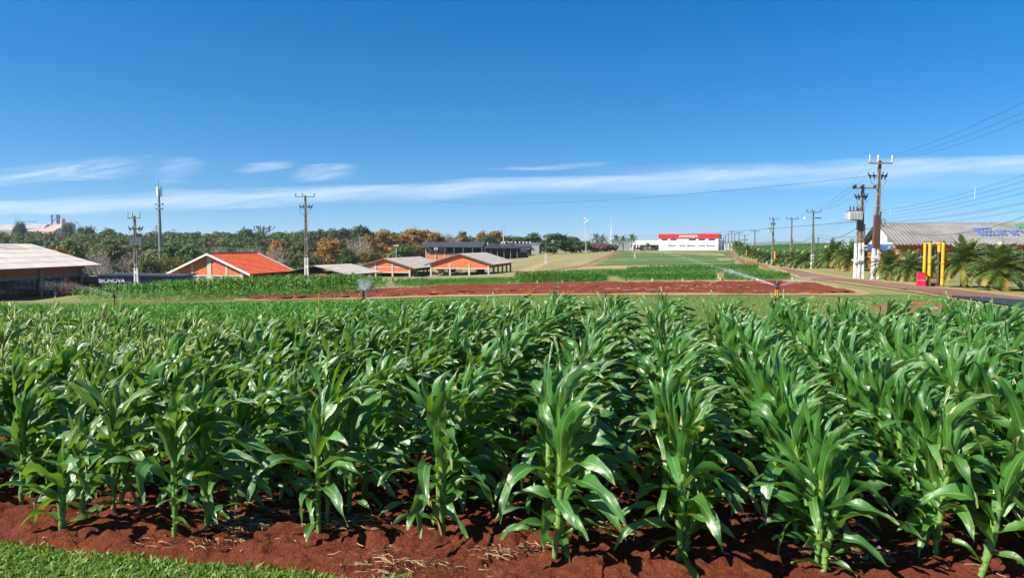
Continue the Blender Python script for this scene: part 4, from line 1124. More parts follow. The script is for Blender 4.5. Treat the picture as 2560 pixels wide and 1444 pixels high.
def tiles(par, W, LG, z0, rise, ov, f0, f1, mat, side):
    half = W / 2 + ov; zs = z0 - rise * ov / (W / 2)
    n = int((f1 - f0) / .055); rows = int(half / .36); vs = []
    m = rows * 2
    for i in range(n + 1):
        y = f0 + (f1 - f0) * i / n; hh_ = .035 * abs(math.sin(PI * i / 4.0))
        for r_ in range(rows):
            for e in (0, 1):
                f = (r_ + e) / rows; x = half * (1 - f)
                vs.append((-W / 2 + side * x, y, zs + (z0 + rise - zs) * f + hh_ + (.045 if e == 0 else 0.0) + .06))
    fs = [(i * m + k, (i + 1) * m + k, (i + 1) * m + k + 1, i * m + k + 1) for i in range(n) for k in range(m - 1)]
    mb = MB().add(vs, fs)
    e = half
    mb.add([(-W / 2 + side * e, f0, zs), (-W / 2 + side * e, f1, zs), (-W / 2, f1, z0 + rise), (-W / 2, f0, z0 + rise)], [(0, 1, 2, 3)])
    return mb.build('roof', mat, par)
tiles(tb, W, LG, HW, RI, 1.25, -.5, LG + .9, M['tile'], 1); tiles(tb, W, LG, HW, RI, 1.25, -.5, LG + .9, M['tile'], -1)
for yy_ in (-.6, LG + .82):
    bb = MB()
    for sd in (-1, 1):
        x1, z1 = -W / 2 + sd * (W / 2 + 1.35), HW - RI * 1.35 / (W / 2)
        pl = [(-W / 2, HW + RI + .14), (x1, z1 + .14), (x1, z1 - .12), (-W / 2, HW + RI - .12)]
        bb.prism(pl if sd > 0 else pl[::-1], yy_, yy_ + .22)
    bb.build('barge_board', M['limewash'], tb)
MB().tube([(-W / 2, -.5, HW + RI + .12), (-W / 2, LG + .8, HW + RI + .12)], .1, 6).build('ridge_tiles', M['tile'], tb)
for s_ in ((-4.3, 6.0), (-3.8, 6.5), (-4.0, 5.4)):
    pass

def shed(name, label, u, v_eave, D, yaw, W, LG, HW, RI, beam_top=True):
    q = P(u, v_eave, D)
    s = thing(name, label, 'shed', (q.x, q.y, q.z - HW), yaw)
    MB().prism([(-W, HW - .95), (0, HW - .95), (0, HW), (-W / 2, HW + RI), (-W, HW)], .02, .18).build('gable_wall', M['orange'], s)
    MB().prism([(-W, HW - .95), (0, HW - .95), (0, HW), (-W / 2, HW + RI), (-W, HW)], LG - .18, LG - .02).build('gable_wall', M['orange'], s)
    MB().bx(-W - .05, .05, -.03, .22, HW - 1.2, HW - .95).build('tie_beam', M['beam'], s)
    if beam_top:
        MB().bx(-W - .05, .05, -.02, .21, HW - .07, HW + .1).build('tie_beam', M['beam'], s)
    for sd in (0, -W): MB().bx(sd - .09, sd + .09, .2, LG - .2, HW - .95, HW - .1).build('side_panel', M['brickdark'], s)
    for k in range(4):
        x = -W * k / 3; up = HW + (RI * (1 - abs(x + W / 2) / (W / 2)) if beam_top and 0 < k < 3 else 0)
        MB().bx(x - .17, x + .17, -.06, .27, -1.6, up - .05).build('post', M['beam'], s)
        MB().bx(x - .17, x + .17, LG - .27, LG + .06, -1.6, HW).build('post', M['concrete'], s)
    for k in range(1, 5):
        y = LG * k / 5
        for x in (0, -W): MB().bx(x - .15, x + .15, y - .15, y + .15, -1.6, HW - .05).build('post', M['concrete'], s)
    e, ov = W / 2 + 1.2, .35
    for sd in (1, -1):
        zs = HW - RI * 1.2 / (W / 2)
        r_ = corr_sheet(-ov, LG + ov, (e, zs + .12), (0, HW + RI + .12), .5, .035, .05, rows=4, step=.03)
        r_.v = [(-W / 2 + sd * y, x, z) for x, y, z in r_.v]
        r_.build('roof', M['fibregrey'], s)
    bb = MB()
    for sd in (-1, 1):
        x1, z1 = -W / 2 + sd * (W / 2 + 1.25), HW - RI * 1.25 / (W / 2)
        bb.prism([(-W / 2, HW + RI + .1), (x1, z1 + .1), (x1, z1 - .14), (-W / 2, HW + RI - .14)], -ov - .06, -ov + .1)
    bb.build('barge_board', M['bark'], s)
    MB().bx(-W + .2, -.2, .2, LG - .2, -.6, -.45).build('floor_slab', M['concrete'], s)
    return s
YS = -math.atan2(5.3, 24) + rad(2)
shed('open_shed', 'open shed with orange gable and bright posts, sheltering yellow machinery', 1221, 658.5, 152, YS, 12.6, 25.5, 2.75, 1.95, False)
shed('open_shed', 'open shed with concrete crosses on its orange gable, lower on the slope', 1024, 668.0, 152, YS, 11.4, 25.0, 2.5, 1.75, True)
# low grey roof beyond the corn, by the bare pole
q = P(862, 684, 103); gr = thing('low_outbuilding', 'low outbuilding showing only its wide grey roof above the corn', 'building', (q.x, q.y, q.z - 2.6), YA + rad(2))
Wg = 9.5
MB().bx(-Wg, 0, 0, 9, -2, 2.6).build('wall', M['brickdark'], gr)
for sd in (1, -1):
    r_ = corr_sheet(-.8, 10, (Wg / 2 + .9, 2.5), (0, 3.75), .35, .03, .05, rows=4, step=.03)
    r_.v = [(-Wg / 2 + sd * y, x, z) for x, y, z in r_.v]; r_.build('roof', M['fibregrey'], gr)

# --- long slate-roofed hall behind the sheds
q = P(1065, 617, 232); ha = thing('assembly_hall', 'long hall with dark slate roof, open upper floor and orange parapet', 'building', (q.x, q.y, q.z - 7.4), rad(-7))
LH, DH = 18.2, 9.0
MB().bx(0, LH, 0, DH, -2, 5.4).build('wall', M['orange'], ha)
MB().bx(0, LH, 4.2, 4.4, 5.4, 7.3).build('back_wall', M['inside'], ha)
MB().bx(-.05, LH + .05, -.06, .2, 4.55, 4.75).build('tie_beam', M['beam'], ha)
MB().bx(-.05, LH + .05, -.06, .2, 3.0, 3.2).build('tie_beam', M['beam'], ha)
MB().bx(.3, LH - .3, 1.5, 1.6, 5.42, 5.8).build('seat_row', M['navy'], ha)
for k in range(7):
    x = LH * k / 6; MB().bx(x - .16, x + .16, -.1, .24, -2, 7.3).build('post', M['beam'], ha)
for x0, x1 in ((4.2, 5.4), (5.9, 6.6)): MB().bx(x0, x1, .9, 1.0, 5.9, 7.0).build('banner', M['orange'], ha)
corr_sheet(-1.2, LH + .4, (-1.4, 7.3), (DH / 2, 9.0), .5, .04, rows=3, step=.04).build('roof', M['navyroof'], ha)
corr_sheet(-1.2, LH + .4, (DH + 1.2, 7.3), (DH / 2, 9.0), .5, .04, rows=3, step=.04).build('roof', M['navyroof'], ha)
gw = MB()
for k in range(2): gw.prism([(LH + .4 + 5.6 * k, 7.0), (LH + 6.0 + 5.6 * k, 7.0), (LH + 3.2 + 5.6 * k, 8.75)], -.8, 6.5)
gw.build('porch_gable', M['navyroof'], ha)
for k in range(6): MB().bx(LH + .7 + 2.1 * k, LH + .9 + 2.1 * k, 0, .2, -1, 7.0).build('post', M['concrete'], ha)
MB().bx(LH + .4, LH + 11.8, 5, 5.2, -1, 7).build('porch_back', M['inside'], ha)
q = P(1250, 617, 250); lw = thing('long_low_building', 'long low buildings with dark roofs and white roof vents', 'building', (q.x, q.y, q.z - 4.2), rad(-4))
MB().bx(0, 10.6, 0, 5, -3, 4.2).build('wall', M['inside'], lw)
corr_sheet(-.6, 11, (-1, 4.2), (3, 5.4), .5, .04, rows=2).build('roof', M['navyroof'], lw)
MB().bx(.3, 10.4, -.1, 0, 3.3, 3.9).build('light_band', M['limewash'], lw)
for k in range(9): MB().lathe([(.2, 0), (.2, .5), (.32, .55), (.25, .8)], 8, (.4 + 1.25 * k + R.uniform(-.2, .2), 3, 5.2)).build('roof_vent', M['white'], lw)
MB().bx(10.9, 13.6, -.4, 4, 1.6, 5.2).build('box_van_body', M['metalgrey'], lw)
MB().bx(10.2, 14.2, -.6, 4.4, 5.2, 5.5).build('canopy', M['fibregrey'], lw)
for x in (11.0, 13.5): MB().bx(x - .1, x + .1, -.2, 0, -2, 1.6).build('post', M['dark'], lw)
for k in range(7): MB().lathe([(.16, 0), (.16, .45), (.26, .5), (.2, .7)], 8, (-24 + 3.2 * k + R.uniform(-.6, .6), 7.4, 4.9)).build('roof_vent', M['white'], lw)
q = P(1252, 630, 238); ks = thing('tiny_kiosk', 'small orange kiosk with a sloping dark roof', 'building', (q.x, q.y, q.z - 2.5), rad(-8))
MB().bx(0, 8.2, .3, 4, -2, 2.5).build('wall', M['inside'], ks)
MB().bx(5.6, 7.6, -.4, .29, -2, 1.8).build('wall_block', M['orange'], ks)
corr_sheet(-.5, 8.6, (-1, 2.4), (3.4, 3.6), .4, .03, rows=2).build('roof', M['solar'], ks)

# --- white cooperative building on the rise
a = P(1647, 626, 330); COY = -math.atan2(.34, .94)
co = thing('cooperative_building', 'white two-storey building with a red fascia and white lettering', 'building', (a.x, a.y, a.z), COY)
LC, HC = 26.2, 7.5
MB().bx(0, LC, 0, 18, -1.5, HC - 2.0).build('wall', M['white'], co)
MB().bx(-.12, LC + .2, -.25, 18.2, HC - 2.0, HC).build('fascia', M['red'], co)
MB().bx(.05, LC + .02, -.06, 18.02, HC - 2.12, HC - 2.0).build('fascia_edge', M['limewash'], co)
for x0, x1 in ((1.2, 3.8), (5.3, 7.9), (13.4, 16.4), (17.7, 20.4), (22.0, 24.7)):
    wn = MB().bx(x0, x1, -.05, .02, HC - 2.95, HC - 2.22).build('window', M['glass'], co)
    f_ = MB()
    for k in range(4): x = x0 + (x1 - x0) * k / 3; f_.bx(x - .04, x + .04, -.075, -.052, HC - 2.95, HC - 2.22)
    f_.build('frame', M['metalgrey'], wn)
for x0, x1 in ((4.9, 7.8), (9.1, 12.1), (13.1, 16.3), (17.6, 20.5), (21.7, 24.7)):
    MB().bx(x0, x1, -.06, .02, 1.95, 2.3).build('slot_window', M['glass'], co)
for x in (4.5, 12.8, 21.2):
    pp = MB().tube([(x, -.12, -.5), (x, -.12, 2.3), (x + .05, -.12, 2.6)], .05, 6).build('downpipe', M['metalgrey'], co)
    hd = MB().lathe([(.05, -.08), (.38, -.06), (.42, 0), (.38, .06), (.05, .08)], 12).build('fan_hood', M['metalgrey'], pp); hd.location = (x, -.2, 2.6); hd.rotation_euler = (PI / 2, 0, 0)
MB().bx(LC + .02, LC + .06, .6, 17, HC - 2.8, HC - 2.2).build('side_window', M['glass'], co)
MB().bx(LC + .02, LC + .06, .6, 17, 2.4, 4.4).build('side_window', M['blueglass'], co)
def lettering(txt, size, parent, loc, rot, mat, name='lettering', sx=1.0, off=0.0, shear=0.0, ext=.02):
    c = bpy.data.curves.new(name, 'FONT'); c.body = txt; c.size = size; c.extrude = ext; c.offset = off; c.shear = shear
    t = bpy.data.objects.new(name, c); COL.objects.link(t)
    me = bpy.data.meshes.new_from_object(t.evaluated_get(bpy.context.evaluated_depsgraph_get()))
    bpy.data.objects.remove(t); bpy.data.curves.remove(c); me.materials.clear(); me.materials.append(mat)
    o = link(name, me, parent); o.location = loc; o.rotation_euler = rot; o.scale = (sx, 1, 1); return o
lettering('somoscoop', 1.85, co, (9.0, -.28, HC - 1.5), (PI / 2, 0, 0), M['white'], sx=.82, off=.035)
dt = MB().lathe([(.05, -.03), (.42, -.03), (.42, .03), (.05, .03)], 16).build('logo_dot', M['white'], co); dt.location = (16.75, -.29, HC - 1.0); dt.rotation_euler = (PI / 2, 0, 0)
# low annex with covered entry
ann = thing('entrance_annex', 'low white annex with covered carport beside the red-fascia building', 'building', (a.x, a.y, a.z), COY)
MB().bx(-12.2, -.15, 1.5, 9, 2.6, 4.6).build('canopy', M['white'], ann)
MB().bx(-12.2, -.15, 7, 9, -1, 2.6).build('back_wall', M['orange'], ann)
MB().bx(-5.4, -4.2, 1.6, 4, -1, 2.6).build('pillar', M['white'], ann)
MB().prism([(-13.6, -1), (-12.0, -1), (-12.0, 4.6), (-12.2, 4.6), (-12.5, 2.2), (-13.2, 1.1)], 1.4, 8.9).build('side_wall', M['white'], ann)
for x in (-10.6, -9.4): MB().prism([(x - .7, -1), (x, -1), (x + .35, 2.6), (x, 2.6), (x - .3, 1.2)], 1.6, 2.0).build('brace', M['white'], ann)
MB().bx(-2.6, -1.0, 6.9, 6.99, .9, 1.9).build('window', M['white'], ann)
q = ann.matrix_world  # placed palm in front
fx, fy = math.cos(COY), math.sin(COY)
palm(a.x - 4.9 * fx + .8 * fy, a.y - 4.9 * fy - .8 * fx, 3.9, 1, 'single palm in front of the white annex', None, .8, low=True)

# --- grey-roofed research office on the right
q = P(2231, 671, 80); EY = rad(-11)
em = thing('research_office', 'office with long grey ribbed roof carrying painted blue letters', 'building', (q.x, q.y, g1(q.x, q.y) - .1), EY)
ez = P(2231, 611, 80).z - em.location.z
RIu = P(2204, 557, 87).z - em.location.z
LE, DE = 34.0, 14.0
y0 = 2.3
wl_ = MB()
wl_.bx(.8, LE, y0, y0 + .25, -1, ez + .2); wl_.bx(.8, LE, DE - 1.7, DE - 1.5, -1, ez + .2); wl_.bx(LE - .2, LE, y0, DE - 1.5, -1, ez)
wl_.build('wall', M['brick'], em)
MB().bx(.8, 1.0, y0 + .25, DE - 1.7, -1, ez - .75).build('end_wall', M['brick'], em)
MB().bx(.74, 1.0, y0 + .24, DE - 1.71, ez - .75, ez - .02).build('blue_band', M['blue'], em)
gv = [(y0 - .3, ez + .05), (DE - 1.2, ez + .05), (DE / 2, RIu - .3)]
gm_ = MB().add([(.82, y, z) for y, z in gv] + [(1.0, y, z) for y, z in gv], [(0, 1, 2), (5, 4, 3), (0, 3, 4, 1), (1, 4, 5, 2), (2, 5, 3, 0)]).build('gable_wall', M['white'], em)
MB().add([(.8, 2.2, ez + .25), (.8, 4.8, ez + .25), (.8, 5.0, ez + 1.15), (.8, 3.6, ez + 1.3), (.81, 2.2, ez + .2), (.81, 4.8, ez + .2)], [(3, 2, 1, 0)]).build('green_emblem', M['greenp'], gm_)
lettering('Embrapa', .85, gm_, (.78, 11.0, ez + .5), (PI / 2, 0, -PI / 2), M['navy'], sx=.9, off=.02)
for y_ in (2.4, 5.2, 8.2): 
    wn = MB().bx(.74, .82, y_, y_ + 1.5, .95, ez - .8).build('window', M['glass'], em); MB().bx(.72, .745, y_ - .08, y_ + 1.58, .87, .95).build('sill', M['white'], wn)
rib_ = corr_sheet(.15, LE + 1, (0, ez), (DE / 2, RIu), .4, .045, .04, trap=True); rib_.build('roof', M['sheet'], em)
rb2 = corr_sheet(.15, LE + 1, (DE, ez), (DE / 2, RIu), .4, .045, .04, trap=True); rb2.build('roof', M['sheet'], em)
sl_ = math.atan2(RIu - ez, DE / 2)
def on_roof(x, f): return (x, DE / 2 * f, ez + (RIu - ez) * f + .075)
rl = lettering('Embrapa', 3.35, em, on_roof(9.5, .385), (sl_, 0, 0), M['roofpaint'], 'roof_lettering', sx=1.32, off=.09, shear=-.0, ext=.012)
gl = MB().add([on_roof(14.6, .70), on_roof(18.2, .70), on_roof(17.9, .90), on_roof(14.7, .88)], [(0, 1, 2, 3)]).build('green_emblem', M['greenp'], em)
for x0 in (3.6, 8.0, 12.4, 17.0, 21.5):
    wn = MB().bx(x0, x0 + 2.2, y0 - .05, y0 + .02, .9, ez - .55).build('window', M['blueglass'], em)
    f_ = MB()
    for x in (x0, x0 + .73, x0 + 1.46, x0 + 2.2): f_.bx(x - .04, x + .04, y0 - .09, y0 - .055, .9, ez - .55)
    f_.bx(x0, x0 + 2.2, y0 - .085, y0 - .06, 1.55, 1.6); f_.build('frame', M['white'], wn)
MB().bx(-.9, LE, y0 - 1.3, y0 - 1.2, ez - .14, ez - .06).build('gutter', M['metalgrey'], em)
# far white shed and brown kiosk behind the transformer pole
q = P(2112, 618, 150); k1 = thing('white_roofed_shed', 'long white-roofed shed beyond the cornfield', 'building', (q.x - .5, q.y, q.z - 3.4), rad(-6))
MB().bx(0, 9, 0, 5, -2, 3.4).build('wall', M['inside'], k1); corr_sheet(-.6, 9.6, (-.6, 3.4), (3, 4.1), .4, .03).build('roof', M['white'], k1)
q = P(2128, 650, 120); k2 = thing('brown_kiosk', 'brown kiosk with pale canopy behind the transformer pole', 'building', (q.x, q.y, g1(q.x, q.y)), rad(-6))
MB().bx(0, 4.6, 0, 3, -1, 3.5).build('wall', M['rust'], k2); MB().bx(-.3, 6.5, -.5, 3.2, 3.5, 3.9).build('canopy', M['white'], k2); MB().bx(4.7, 6.2, .5, 2.5, -1, 2.4).build('blue_panel', M['blue'], k2)
MB().bx(.4, 1.1, -.1, -.02, 2.2, 3.3).build('notice_plate', M['white'], k2)

# --- navy stand with signs behind the corn block
q = P(246, 722, 80); nv = thing('navy_stand', 'low navy exhibition stand with white sign boards behind the corn', 'stand', (q.x, q.y, q.z - .6), rad(4))
MB().bx(0, 3.6, 0, 3, .8, 2.05).build('sign_board', M['navy'], nv)
MB().bx(0, 3.62, -.04, 0, .66, .8).build('sign_trim', M['white'], nv)
MB().bx(.2, 3.4, .4, 3, -2, .66).build('counter', M['inside'], nv)
MB().bx(3.7, 9.2, .6, 3, .2, 1.9).build('side_panel', M['navy'], nv)
MB().prism([(-.2, 2.06), (9.4, 1.95), (9.4, 2.1), (.8, 2.3), (-.2, 2.14)], -.2, 3.2).build('roof', M['navyroof'], nv)
lettering('BIONOVA', .72, nv, (.1, -.03, 1.3), (PI / 2, 0, 0), M['white'], sx=.86, off=.015)
lettering('BIONOVA', .5, nv, (6.1, .57, 1.2), (PI / 2, 0, 0), M['limewash'], sx=.9, off=.008)
q = P(207, 707, 84); gb = thing('flat_roofed_store', 'small brick store with a flat grey roof beside the navy stand', 'building', (q.x, q.y, q.z - .8), rad(4))
MB().bx(0, 1.9, 0, 4, -3, 1.0).build('wall', M['brickdark'], gb); MB().bx(-.1, 3.6, -.4, 5, 1.0, 1.55).build('roof', M['fibregrey'], gb)
q = P(405, 706, 86); lp = thing('lean_to_roof', 'navy lean-to sloping from the stand up to the tiled house', 'lean-to', (q.x, q.y, q.z - 1.0), rad(4))
MB().prism([(0, .2), (3.2, .2), (3.2, 1.9), (0, 1.1)], 0, .25).build('panel', M['navy'], lp); MB().prism([(-.1, 1.12), (3.2, 1.92), (3.2, 2.05), (-.1, 1.25)], -.4, 3).build('roof', M['navyroof'], lp)

# --- far grain works on the skyline
def far(u, v, D): return P(u, v, D)
D0 = 900
def wk(name, label, cat, u, v): 
    p_ = P(u, v, D0); return thing(name, label, cat, p_), p_
k_ = D0 / F
gwk, _ = wk('grain_works', 'hazy grain works with dusty pink roofs on the skyline', 'building', 0, 580)
S = lambda px: px * k_
mb = MB()
def roofpx(mb, u0, u1, u2, u3, v0, v1, d, m=0):
    """sloping roof: eave u0..u3 at v1, ridge u1..u2 at v0"""
    z0, z1 = S(580 - v0), S(580 - v1)
    vs = [(S(u0), d, z1), (S(u3), d, z1), (S(u2), d + 12, z0), (S(u1), d + 12, z0), (S(u0), d + 24, z1), (S(u3), d + 24, z1), (S(u0), d, -10), (S(u3), d, -10), (S(u0), d + 24, -10), (S(u3), d + 24, -10)]
    mb.add(vs, [(0, 1, 2, 3), (3, 2, 5, 4), (0, 3, 4), (1, 5, 2), (6, 7, 1, 0), (7, 9, 5, 1), (9, 8, 4, 5), (8, 6, 0, 4)], m)
mb = MB(); roofpx(mb, 66, 92, 142, 146, 571, 578, -10); mb.build('pink_roof', M['plantpink'], gwk)
mb = MB(); roofpx(mb, 92, 102, 126, 128, 558, 570, 15); mb.build('pink_roof', M['plantpink'], gwk)
mb = MB(); roofpx(mb, 32, 40, 92, 94, 552, 556, 55); mb.build('grey_roof', M['plantgrey'], gwk)
mb = MB(); roofpx(mb, 12, 30, 72, 76, 558, 570, 25); mb.build('grey_roof', M['plantgrey'], gwk)
mb = MB(); roofpx(mb, -60, -40, 8, 10, 560, 574, 15); mb.build('grey_roof', M['plantgrey'], gwk)
MB().lathe([(S(5), -10), (S(5), S(33)), (S(4), S(35)), (S(1), S(36))], 16, (S(132), 20, 0)).build('silo', M['fibre'], gwk)
for u, v in ((91.5, 535), (105, 534), (109.5, 535)):
    t_ = MB().bx(S(u - 1.3), S(u + 1.3), 30, 30 + S(3), -10, S(580 - v)).build('elevator_tower', M['blue'], gwk)
    MB().bx(S(u - 2.5), S(u + 2.5), 29.5, 31 + S(3), S(580 - v - 2.5), S(580 - v)).build('tower_head', M['blue'], t_)
MB().tube([(S(105), 31, S(40)), (S(93), 31, S(28))], S(.8), 5).build('conveyor', M['blue'], gwk)
MB().tube([(S(-20), 40, S(30)), (S(40), 40, S(29))], S(1.2), 5).build('conveyor', M['blue'], gwk)
MB().tube([(S(132), 25, S(26)), (S(165), 25, S(25))], S(1.1), 5).build('conveyor', M['plantgrey'], gwk)
bo, _ = wk('billboard', 'thin blue and white board sticking up from the skyline trees', 'sign', 215, 590)
MB().bx(S(-1.2), 0, 0, 1, -8, S(17)).build('pale_panel', M['white'], bo); MB().bx(.05, S(2.2), 0, 1, -8, S(16)).build('blue_panel', M['blue'], bo)
ew, _ = wk('conveyor_tower', 'far elevator tower with a slanting conveyor beside the tall mast', 'tower', 390, 585)
MB().bx(S(-1.1), S(1.1), 0, 2, -10, S(22)).build('tower', M['plantgrey'], ew); MB().tube([(0, 1, S(20)), (S(-12), 1, S(4))], S(.6), 4).build('conveyor', M['plantgrey'], ew)

# ------------------------------------------------------------------ poles, masts, wires
def pole(u, vt, vb, D, label, group='utility poles', arm=2.0, arm_u=1, white=1.8, second=None, trafo=None, ins='up', yaw=0.0, fat=1.0, det=2, rust=False, lean=0.0, name='utility_pole', double=False, colour='concrete'):
    """tapered I-section concrete post with white base, crossarms and insulators; heights from the photo"""
    q = P(u, vb, D); z = g1(q.x, q.y); h = P(u, vt, D).z - q.z
    o = thing(name, label, 'utility pole', (q.x, q.y, q.z), yaw, group)
    if lean: o.rotation_euler = (0, lean, yaw)
    w0, w1 = .46 * fat, .2 * fat
    def wz(f): return w0 + (w1 - w0) * f
    mb = MB(); zb = white
    def post(mb, z0, z1, grow=0.0, sink=0.0):
        f0, f1 = z0 / h, z1 / h
        d0, d1 = wz(f0) * .62 + grow, wz(f1) * .62 + grow
        fl = .3
        for sd in (-1, 1):                                        # two flanges and a recessed web
            a0, a1 = wz(f0), wz(f1)
            vs = []
            for zz_, a, d in ((z0, a0, d0), (z1, a1, d1)):
                xa, xb = sd * (a / 2 + grow), sd * a * (.5 - fl)
                vs += [(xa, -d / 2, zz_), (xb, -d / 2, zz_), (xb, d / 2, zz_), (xa, d / 2, zz_)]
            mb.add(vs, [(0, 3, 2, 1), (4, 5, 6, 7), (0, 1, 5, 4), (1, 2, 6, 5), (2, 3, 7, 6), (3, 0, 4, 7)])
        mb.taper(z0, z1 - .002, wz(f0) * .5, d0 * .35, wz(f1) * .5, d1 * .35)
        n_ = int((z1 - z0) / 2.1)
        for k in range(n_ + 1):
            zz_ = z0 + .15 + k * 2.1
            if zz_ + .3 < z1: mb.taper(zz_, zz_ + .3, wz(zz_ / h) * .5, wz(zz_ / h) * .6, wz(zz_ / h) * .5, wz(zz_ / h) * .6)
    post(mb, zb, h)
    ps = mb.build('post', M[colour], o)
    mb = MB(); post(mb, -.6, zb, .012); mb.build('white_base', M['limewash'], o)
    if arm:
        ca = MB().box((0, -.17 * fat, h - .22), (arm, .12, .13)); cr = ca.build('crossarm', M['concrete'], o)
        xs = {3: (-.47, -.12, .47), 2: (-.45, .45)}[3]
        for x in xs:
            ib = MB()
            if ins == 'up': ib.lathe([(.03, 0), (.03, .16), (.09, .17), (.1, .22), (.05, .25), (.08, .27), (.08, .31), (.04, .36)], 8)
            elif ins == 'tall': ib.lathe([(.05, 0), (.07, .05), (.07, .55), (.05, .62)], 8)
            else:
                for k in range(4): ib.lathe([(.03, 0), (.11, .03), (.11, .08), (.03, .11)], 8, (0, 0, .12 * k))
            i_ = ib.build('insulator', M['insulw'] if ins == 'tall' else M['insul'], cr); i_.location = (x * arm, -.17 * fat, h - .155)
            if ins == 'string': i_.rotation_euler = (rad(75), 0, 0)
    if second:
        z2, w2 = second
        c2 = MB().box((0, .17 * fat, h - z2), (w2, .1, .11)).build('crossarm', M['dark'], o)
        for x in (-.45, -.2, .25, .45):
            ib = MB().lathe([(.03, -.3), (.06, -.25), (.06, 0), (.1, .03), (.1, .08), (.04, .12), (.04, .3)], 7).build('insulator', M['insul'], c2)
            ib.location = (x * w2, .2 * fat, h - z2 + .02); ib.rotation_euler = (0, x, 0)
        for x in (-.38, .33):
            MB().tube([(x * w2, .1, h - z2), (x * w2 * 1.2, 0, h - z2 - .5), (x * w2 * .6, -.1, h - z2 - .9), (x * .2, -.12, h - z2 - 1.4)], .02, 4).build('jumper_wire', M['dark'], c2)
    if trafo:
        zt, s, dx, mt = trafo
        t = MB(); t.box((dx, -.05, h - zt), (s * 1.15, s * .7, s * .85)); t.box((dx, -.05, h - zt + s * .47), (s * 1.25, s * .8, s * .06))
        tr = t.build('transformer', M['trafodark'], o)  # core coloured dark to put shade in the gaps between fins
        fn = MB()
        for k in range(9): fn.box((dx + (k - 4) * s * .15, -.05 - s * .46, h - zt - .02), (s * .085, s * .26, s * .8))
        for k in range(5): fn.box((dx - s * .63, -.05 + (k - 2) * s * .13, h - zt - .02), (s * .16, s * .03, s * .68))
        fn.build('cooling_fins', M[mt], tr)
        for k in range(3):
            b_ = MB().lathe([(.03, 0), (.08, .03), (.05, .08), (.08, .12), (.05, .18), (.07, .22), (.03, .4)], 7).build('bushing', M['insul'], tr); b_.location = (dx + (k - 1) * s * .35, -.05, h - zt + s * .5)
        MB().box((dx * .5, 0, h - zt - s * .45), (abs(dx) + .3, .12, .08)).build('bracket', M['dark'], tr)
    if det > 1:
        rk = MB().box((wz(.55) / 2 + .07, 0, h * .52), (.05, .06, 1.05)).build('wire_rack', M['dark'], o)
        for k in range(5):
            s_ = MB().lathe([(.03, 0), (.055, .02), (.03, .05), (.055, .08), (.03, .1)], 7).build('spool_insulator', M['insul'], rk); s_.location = (wz(.55) / 2 + .14, 0, h * .52 - .5 + .22 * k)
        for zf in (.3, .46, .62): MB().taper(h * zf, h * zf + .05, wz(zf) + .03, wz(zf) * .62 + .03, wz(zf) + .03, wz(zf) * .62 + .03).build('steel_band', M['metalgrey'], o)
    return o, q, h

ptall, qt, ht = pole(2186, 402, 697, 61, 'tallest concrete pole, rust-stained, with three pale insulators on top', fat=1.15, arm=2.0, ins='tall', white=2.6, second=(1.25, 1.55), det=2, lean=rad(.9))
MB().taper(2.62, 5.4, .56, .37, .47, .31).build('rust_stain_sleeve', M['rust'], ptall)
MB().tube([(.42 + .16 * math.cos(a), -.2, 4.75 + .3 * math.sin(a)) for a in np.linspace(0, 6.3, 16)], .03, 5).build('cable_coil', M['dark'], ptall)
pt2, q2_, h2 = pole(2150, 464, 695, 62, 'twin concrete pole carrying a white ribbed transformer', fat=1.1, arm=1.9, ins='string', white=3.05, second=(.95, 1.0), trafo=(2.55, .84, -.74, 'trafo'), det=2)
x_ = MB(); x_.taper(-.6, 3.0, .2, .24, .17, .2, (-.42, .05)); x_.build('second_white_base', M['limewash'], pt2)
MB().taper(3.02, 6.0, .17, .2, .12, .14, (-.3, .05)).build('second_post', M['concrete'], pt2)
MB().bx(-.85, .1, -.28, -.2, 1.5, 1.62).build('clamp', M['white'], pt2)
p3, q3, h3 = pole(2030, 527, 681, 117, 'concrete pole with a street lamp arm above the palms', arm=2.4, white=2.9, second=None, det=2)
lm = MB().tube([(0, 0, h3 - 1.25), (-.9, 0, h3 - 1.1), (-1.3, 0, h3 - 1.2)], .04, 5).build('lamp_arm', M['metalgrey'], p3); MB().lathe([(.05, -.12), (.24, -.08), (.26, .05), (.1, .15)], 10, (-1.4, 0, h3 - 1.2)).build('lamp_head', M['white'], lm)
MB().box((.75, 0, h3 - 1.15), (1.0, .22, .16)).build('switch', M['insul'], p3)
sp_ = MB().tube([(1.0, .3, -.5), (1.0, .3, h3 * .58)], .09, 6).build('spare_post', M['concrete'], p3)
pole(1977, 545, 669, 146, 'concrete pole with long crossarm between the lamp pole and the transformer pole', arm=2.4, white=2.5, det=2)
pole(1931, 545, 665, 150, 'smaller concrete pole with a pale transformer beside the yellow post', arm=1.9, white=1.3, second=(1.2, .9), trafo=(2.6, .7, -.62, 'trafo'), det=2)
for (u, vt, vb, D, lab) in [(1886, 576, 648, 190, 'slender pole rising out of the palm row'), (1861, 587, 645, 232, 'pole with two crossarms in the distant line'), (1847, 580, 632, 240, 'dark pole in the distant line over the palms'),
                            (1836, 583, 630, 265, 'pole in the distant line just behind the darker one'), (1829, 577, 622, 270, 'tallest pole of the distant cluster at the track end'), (1821, 584, 621, 300, 'distant pole standing at the crest of the track'),
                            (1813, 588, 622, 310, 'distant pole beside the corner of the white building'), (1808, 595, 621, 330, 'low distant pole next to the white building'), (1805, 601, 622, 340, 'lowest distant pole touching the white building')]:
    pole(u, vt, vb, D, lab, arm=2.2, white=2.0, det=1, second=(1.6, 2.0) if u == 1861 else None)
pole(767, 488, 700, 96, 'bare tall pole with a thin top arm between the tiled house and grey roof', fat=1.15, arm=2.6, ins='up', white=5.0 * .6, second=(1.5, 1.7), det=1)
